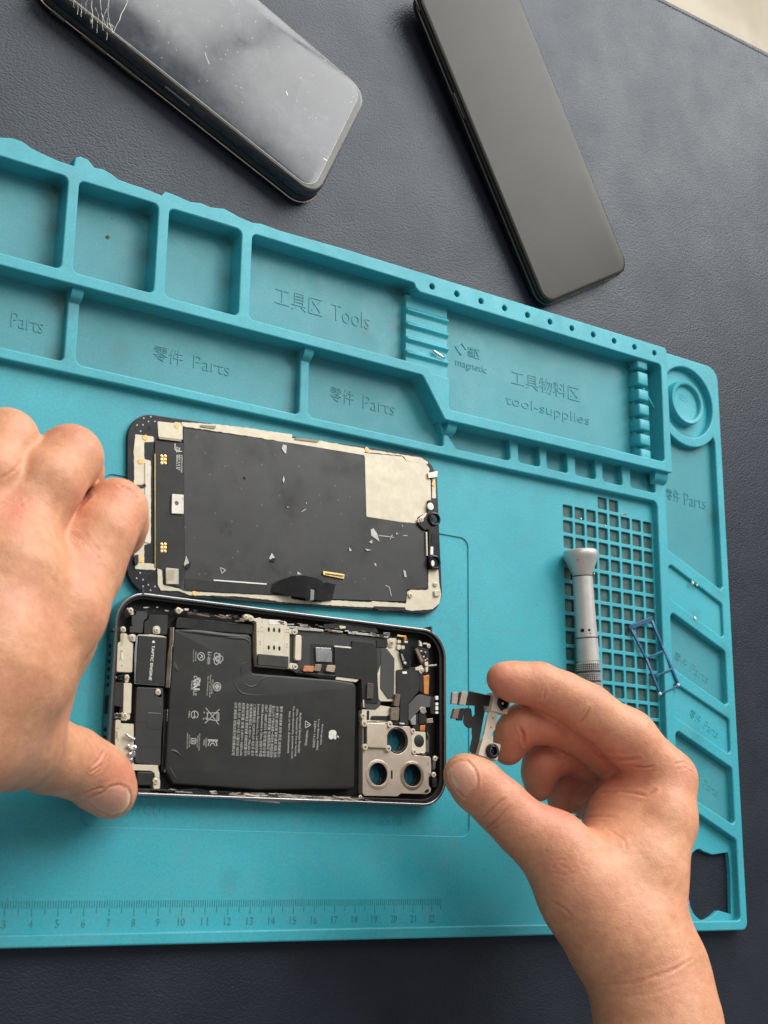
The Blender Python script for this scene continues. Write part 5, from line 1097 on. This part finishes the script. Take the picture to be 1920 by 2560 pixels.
lc=[([Lc(395,575),Lc(440,530),Lc(470,500)],3,.35,ZR),([Lc(0,410),Lc(70,370),Lc(120,310)],2.5,.3,ZR),
 ([Lc(620,445),Lc(680,470),Lc(728,520)],2.2,.45,ZR),([Lc(635,460),Lc(665,485)],1.8,.25,ZR),([Lc(345,165),Lc(375,160),Lc(395,170)],1.8,.2,ZR),
 ([Lc(540,1830),Lc(520,1875),Lc(480,1910)],2.6,.4,ZR),([Lc(555,1850),Lc(535,1900),Lc(470,1940)],2.2,.35,ZR),([Lc(560,1880),Lc(530,1925),Lc(490,1950)],2,.22,ZR),([Lc(330,1780),Lc(325,1840),Lc(300,1900)],3,.2,ZR),
 ([Lc(430,2055),Lc(490,2030),Lc(540,2020)],2,.25,ZR)]
for k in range(15):                            # fan of fine lines over the index knuckle
    t=k/14;x=345+t*170;y=690+t*120-40*math.sin(t*3.1);lc.append(([Lc(x-8+t*5,y-48),Lc(x+8,y+8),Lc(x+30-8*t,y+75)],1.3,.10+.08*jr.random(),ZR))
for k in range(26):                            # wrinkled skin of the middle knuckle
    x=90+jr.gauss(0,46);y=575+jr.gauss(0,42);a=jr.uniform(-.9,.9);l=jr.uniform(18,42);lc.append(([Lc(x-l*math.cos(a),y-l*math.sin(a)),Lc(x+jr.uniform(-6,6),y+jr.uniform(-8,8)),Lc(x+l*math.cos(a),y+l*math.sin(a))],1.4,.15,ZR))
for k in range(10):
    x=450+jr.gauss(0,40);y=860+jr.gauss(0,30);lc.append(([Lc(x-20,y+12),Lc(x,y-6),Lc(x+22,y-22)],1.3,.13,ZR))
lt=[(*Lc(95,585),42,38,.55,ZR),(*Lc(455,850),34,34,.55,ZR),(*Lc(640,470),55,30,.38,ZR),(*Lc(370,170),45,28,.28,ZR),(*Lc(640,1960),55,65,.50,ZR),(*Lc(540,1880),40,30,.35,ZR),(*Lc(430,520),30,40,.45,ZR),(*Lc(700,640),30,70,.25,ZR)]
ln=[([Lc(439,2083),Lc(489,2068),Lc(539,2048),Lc(574,2015),Lc(624,2006),Lc(667,2025),Lc(681,2063),Lc(674,2113),Lc(639,2153),Lc(584,2166),Lc(514,2143)],[Lc(679,2043),Lc(682,2073),Lc(672,2121),Lc(634,2158),Lc(584,2171)],ZR,1.0)]
hb=P(*Lc(0,1700),40)
hand('hand','bare left hand from the left edge, knuckles up, thumb pressing the opened phone corner',LH,.72,lc,lt,ln,(hb[0],hb[1],10))
# ------------------------------------------------------------------ the part held in the right hand
fm=cr(1100,1640,.14471)
def tz(x,y): return 52-(y-820)*.004
fz=54;BRK=simple('bright_nickel_bracket',(.68,.61,.49),.42,.25,var=.08,scale=220,bmp=.1)
pp=P(*fm(900,1200),fz)
fc=thing('front_camera_part','small twin lens camera part with black ribbon cable, pinched by the right hand','camera part',pp)
plate('bracket',fm,[(925,620),(960,625),(940,680),(890,945),(1000,985),(975,1160),(945,1290),(905,1295),(888,1340),(905,1385),(925,1395),(915,1490),(770,1450),(730,1430),(765,1350),(830,1020),(870,960)],fz-1.2,fz,BRK,fc,.15,.1)
u_=plate('lens_box',fm,[(948,625),(1225,700),(1222,770),(1165,1005),(885,945)],fz-4.5,fz+1.0,BRK,fc,.25,.15)
l_=plate('lens_box',fm,[(740,1440),(1045,1525),(1048,1560),(990,1810),(665,1710)],fz-4.5,fz+1.0,BRK,fc,.35,.15)
for (x,y,par,r,stage) in ((1070,820,u_,2.55,0),(888,1645,l_,3.1,1)):
    p=P(*fm(x,y),fz+1.0);LR=simple('black_lens_barrel',(.012,.012,.012),.22,var=.2)
    link('lens_barrel',prism_mesh('r',circ(p[0],p[1],r,36),[circ(p[0],p[1],r*.62,36)],fz+.6,fz+2.3,.2),LR,par,.7)
    mb=MB();mb.lathe([(0,r*.63),(.2,r*.6),(.45,r*.3),(.5,.02)],(p[0],p[1],fz+1.0),(0,0,1),30);mb.build('lens_glass',simple('coated_lens',(.006,.008,.014),.06,var=.1),par,3.2)
    if stage==0:
        for a in (1.35,-1.75): 
            mb=MB();mb.box(p[0]+(r)*math.cos(a)-.45,p[0]+(r)*math.cos(a)+.45,p[1]+r*math.sin(a)-.45,p[1]+r*math.sin(a)+.45,fz+.8,fz+1.7);mb.build('barrel_lug',LR,par)
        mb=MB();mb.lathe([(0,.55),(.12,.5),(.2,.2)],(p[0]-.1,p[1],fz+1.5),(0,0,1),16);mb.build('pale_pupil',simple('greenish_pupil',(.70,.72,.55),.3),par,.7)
    else: link('inner_ring',prism_mesh('r',circ(p[0]+.35,p[1]+.05,r*.70,36),[circ(p[0]+.35,p[1]+.05,r*.60,36)],fz+1.2,fz+2.45,.1),simple('grey_inner_ring',(.08,.08,.085),.25),par,.7)
for x,y in ((915,1072),(880,1230)):
    p=P(*fm(x,y),fz);link('bracket_hole',prism_mesh('h',circ(p[0],p[1],.42,14),[],fz-.3,fz+.03,.02),simple('greenish_hole',(.15,.20,.15),.4) if y<1100 else bpy.data.materials['greenish_hole'],fc)
FX=simple('matte_black_ribbon',(.016,.016,.0155),.5,var=.12)
def rib(pts,dz=0,r=.3): return plate('r',fm,pts,fz-1.5+dz,fz-1.2+dz,FX,None,r,.05)
rb_=[rib([(505,605),(915,695),(870,870),(760,860),(640,850),(600,860),(440,850)]),rib([(600,850),(755,850),(775,960),(745,1120),(690,1420),(660,1700),(545,1670),(515,1650),(520,1590),(560,1400),(550,1340),(555,1060),(605,1010)],.05,.8),
 rib([(425,895),(540,900),(560,1060),(580,1070),(545,1250),(480,1245),(420,1190),(400,1120),(410,1080)],.1,.9)]
join('ribbon_cable',rb_,fc)
for pts,m,z in (([(220,620),(320,630),(300,830),(200,825)],simple('grey_beige_cap',(.36,.32,.27),.4,.4),0),([(385,612),(485,620),(445,850),(335,840)],simple('tan_beige_cap',(.43,.37,.29),.4,.4),.6),([(255,905),(345,905),(305,1080),(205,1075)],simple('brown_rose_cap',(.21,.14,.115),.4,.4),.2),([(310,630),(385,625),(345,830),(300,830)],DARK,-.3),([(340,905),(430,900),(390,1115),(290,1110)],DARK,-.2)):
    plate('connector_cap',fm,pts,fz-2.2,fz-.9+z,m,fc,.3,.12)
# ------------------------------------------------------------------ screwdriver
sv=cr(1380,1340,.18984)
A=P(*sv(375,180),9.0);B_=P(*sv(476,1640),6.6)
ax=Vector(B_-A);Ls=ax.length;ax.normalize()
sd=thing('screwdriver','silver precision screwdriver with flared cap and knurled grip, lying on the grid','screwdriver',A)
mb=MB();mb.lathe([(0,6.6),(.25,7.6),(.9,8.35),(1.9,8.6),(3.2,8.6),(4.2,8.3),(12.6,4.95),(13.0,4.85)],A,ax,48);mb.build('swivel_cap',TOOL,sd,.45)
mb=MB();mb.lathe([(12.9,4.4),(13.7,4.4)],A,ax,40);mb.build('cap_groove',BLACKV,sd,.6)
mb=MB();mb.lathe([(13.5,4.6),(13.8,5.0),(20,5.05),(36,5.2),(43.3,5.5),(43.6,5.35),(43.75,5.1)],A,ax,48);mb.build('shaft',TOOL,sd,.5)
mb=MB();mb.lathe([(43.7,5.15),(44.1,5.15)],A,ax,40);mb.build('shaft_groove',BLACKV,sd,.6)
mb=MB();mb.lathe([(44.05,5.1),(44.3,5.45),(50,5.6),(55.0,5.75),(55.3,5.5),(56.1,5.5)],A,ax,48);mb.build('collar',TOOL,sd,.5)
mb=MB();prof=[];t=56.0                         # knurled grip: rows of small raised squares around
mb.lathe([(55.9,5.35),(110,5.6)],A,ax,48,1)
x_=ax.orthogonal().normalized();y_=ax.cross(x_)
while t<100:
    for band in range(4):
        for k in range(34):
            q=2*math.pi*(k+.5)/34;c=Vector(A)+ax*(t+.45)+(x_*math.cos(q)+y_*math.sin(q))*5.55;rad=(x_*math.cos(q)+y_*math.sin(q));tan=ax.cross(rad)
            h=.42;w_=.34
            base=[c+ax*i*.40+tan*j*.38 for i,j in ((-1,-1),(1,-1),(1,1),(-1,1))];top=[c+rad*.34+ax*i*.24+tan*j*.22 for i,j in ((-1,-1),(1,-1),(1,1),(-1,1))]
            mb.add([b-rad*.15 for b in base]+top,[(4,5,6,7),(0,1,5,4),(1,2,6,5),(2,3,7,6),(3,0,4,7)],0)
        t+=.98
    t+=.9
mb.build('knurled_grip',[TOOL,simple('oily_groove_metal',(.10,.095,.085),.4,.7)],sd)
for (x,y,r) in ((325,1235,1.1),(500,1235,.7),(515,1283,.5),(330,1385,.6),(340,315,.3),(518,212,.35)):
    p=P(*sv(x,y),13.2);c=Vector(p);tt=(c-Vector(A)).dot(ax);ctr_=Vector(A)+ax*tt;rr=(c-ctr_).normalized()
    mb=MB();rad=5.35 if tt>13 else 8.2
    mb.lathe([(-.2,r),(.06,r*.9),(.1,r*.5)],ctr_+rr*rad,rr,9);mb.build('paint_chip',BLACKV,sd,.7)
# ------------------------------------------------------------------ little blue ladder shaped plastic frame
c6=cr(1350,1200,.33154)
fr=thing('plastic_frame','thin dark blue ladder shaped frame lying across the grid edge and tray rim','plastic frame',P(*c6(860,1350),3))
def zz(x): return 1.2+max(0,min(1,(x-760)/230))*3.6
mb=MB()
def rail(a,b,w,h=1.0):
    mb.bar(P(*c6(*a),zz(a[0])),P(*c6(*b),zz(b[0])),w,h)
def part(nm,segs):
    global mb
    mb=MB()
    for s_ in segs: rail(*s_)
    mb.build(nm,BLUE,fr,bevel=.12)
part('top_bar',[((672,1118),(843,1045),2.0,1.2),((676,1102),(838,1034),.7,1.9)])
part('side_rail',[((684,1118),(800,1345),1.3),((800,1345),(905,1615),1.2)])
part('side_rail',[((838,1050),(920,1250),1.5),((920,1250),(1045,1545),1.3)])
part('rung',[((800,1345),(925,1292),1.0)]);part('rung',[((868,1482),(992,1424),1.0)]);part('rung',[((905,1616),(1045,1546),.9)])
for x,y in ((908,1612),(1045,1545)):
    p=P(*c6(x,y),zz(x)+.6);mb=MB();mb.lathe([(-.5,.9),(.2,.8),(.5,.3)],p,(0,0,1),9);mb.build('white_tip',simple('scuffed_white_tip',(.6,.6,.58),.5),fr,.9)
# ------------------------------------------------------------------ odds and ends
J_=cr(980,680,.2170)
a=P(*J_(472,905),4.6);b_=P(*J_(600,993),5.0);d=Vector(b_-a)
t=thing('metal_pin','short thin steel pin lying across the ridged rest near the magnetic tray','pin',(a+b_)/2)
mb=MB();l=d.length;mb.lathe([(0,.3),(.2,.6),(l*.5,.75),(l-.3,.6),(l,.45)],a,d,14);mb.build('shank',STEEL,t,.7)
mb=MB();mb.lathe([(0,.3),(.25,.62),(.5,.55)],Vector(b_)-d.normalized()*.3,d,14);mb.build('blunt_end',simple('brownish_end',(.25,.17,.15),.4,.6),t,.7)
def crumb(label,crop,x,y,z,s,group=None,col=None):
    p=P(*crop(x,y),z);bm=bmesh.new();bmesh.ops.create_icosphere(bm,subdivisions=2,radius=s*S)
    for v in bm.verts: v.co*=1+jr.uniform(-.45,.35);v.co.z*=.6
    me=bpy.data.meshes.new('crumb');bm.to_mesh(me);bm.free();o=link('crumb',me,col or simple('pale_crumb',(.72,.70,.62),.7) if 'pale_crumb' not in bpy.data.materials else (col or bpy.data.materials['pale_crumb']),None,.6);o.location=Vector(p)*S
    setprops(o,label,'crumb',group);return o
crumb('larger pale crumb stuck on the first slanting rib of the right tray',c6,1150,775,4.3,.95)
crumb('small off white fleck beside the larger crumb on the first slanting rib',c6,1185,792,4.2,.6)
crumb('white fleck on the second slanting rib of the right tray',c6,1170,1042,4.3,.8)
crumb('brown speck in the second square tray cell from the left',cr(0,340,.4219),640,598,.3,.75,None,simple('brown_speck',(.13,.10,.05),.7))
for k,(x,y) in enumerate(((310,292),(490,345),(408,705))): crumb(('white speck on the grid in the top row of square cells','white speck on a grid bar right of the top row speck','white speck on the grid just right of the screwdriver neck')[k],c6,x,y,.3,.45)
t=thing('thread_scrap','thin grey scrap of thread on the mat above the grid','thread',P(*c6(640,255),.2))
mb=MB();q=[P(*c6(*p),.35) for p in ((612,270),(625,255),(640,250),(660,252))]
for i in range(3): mb.bar(q[i],q[i+1],.35,.3)
mb.build('strand',simple('grey_thread2',(.35,.36,.34),.7),t)
scene.collection.children.link(COL)
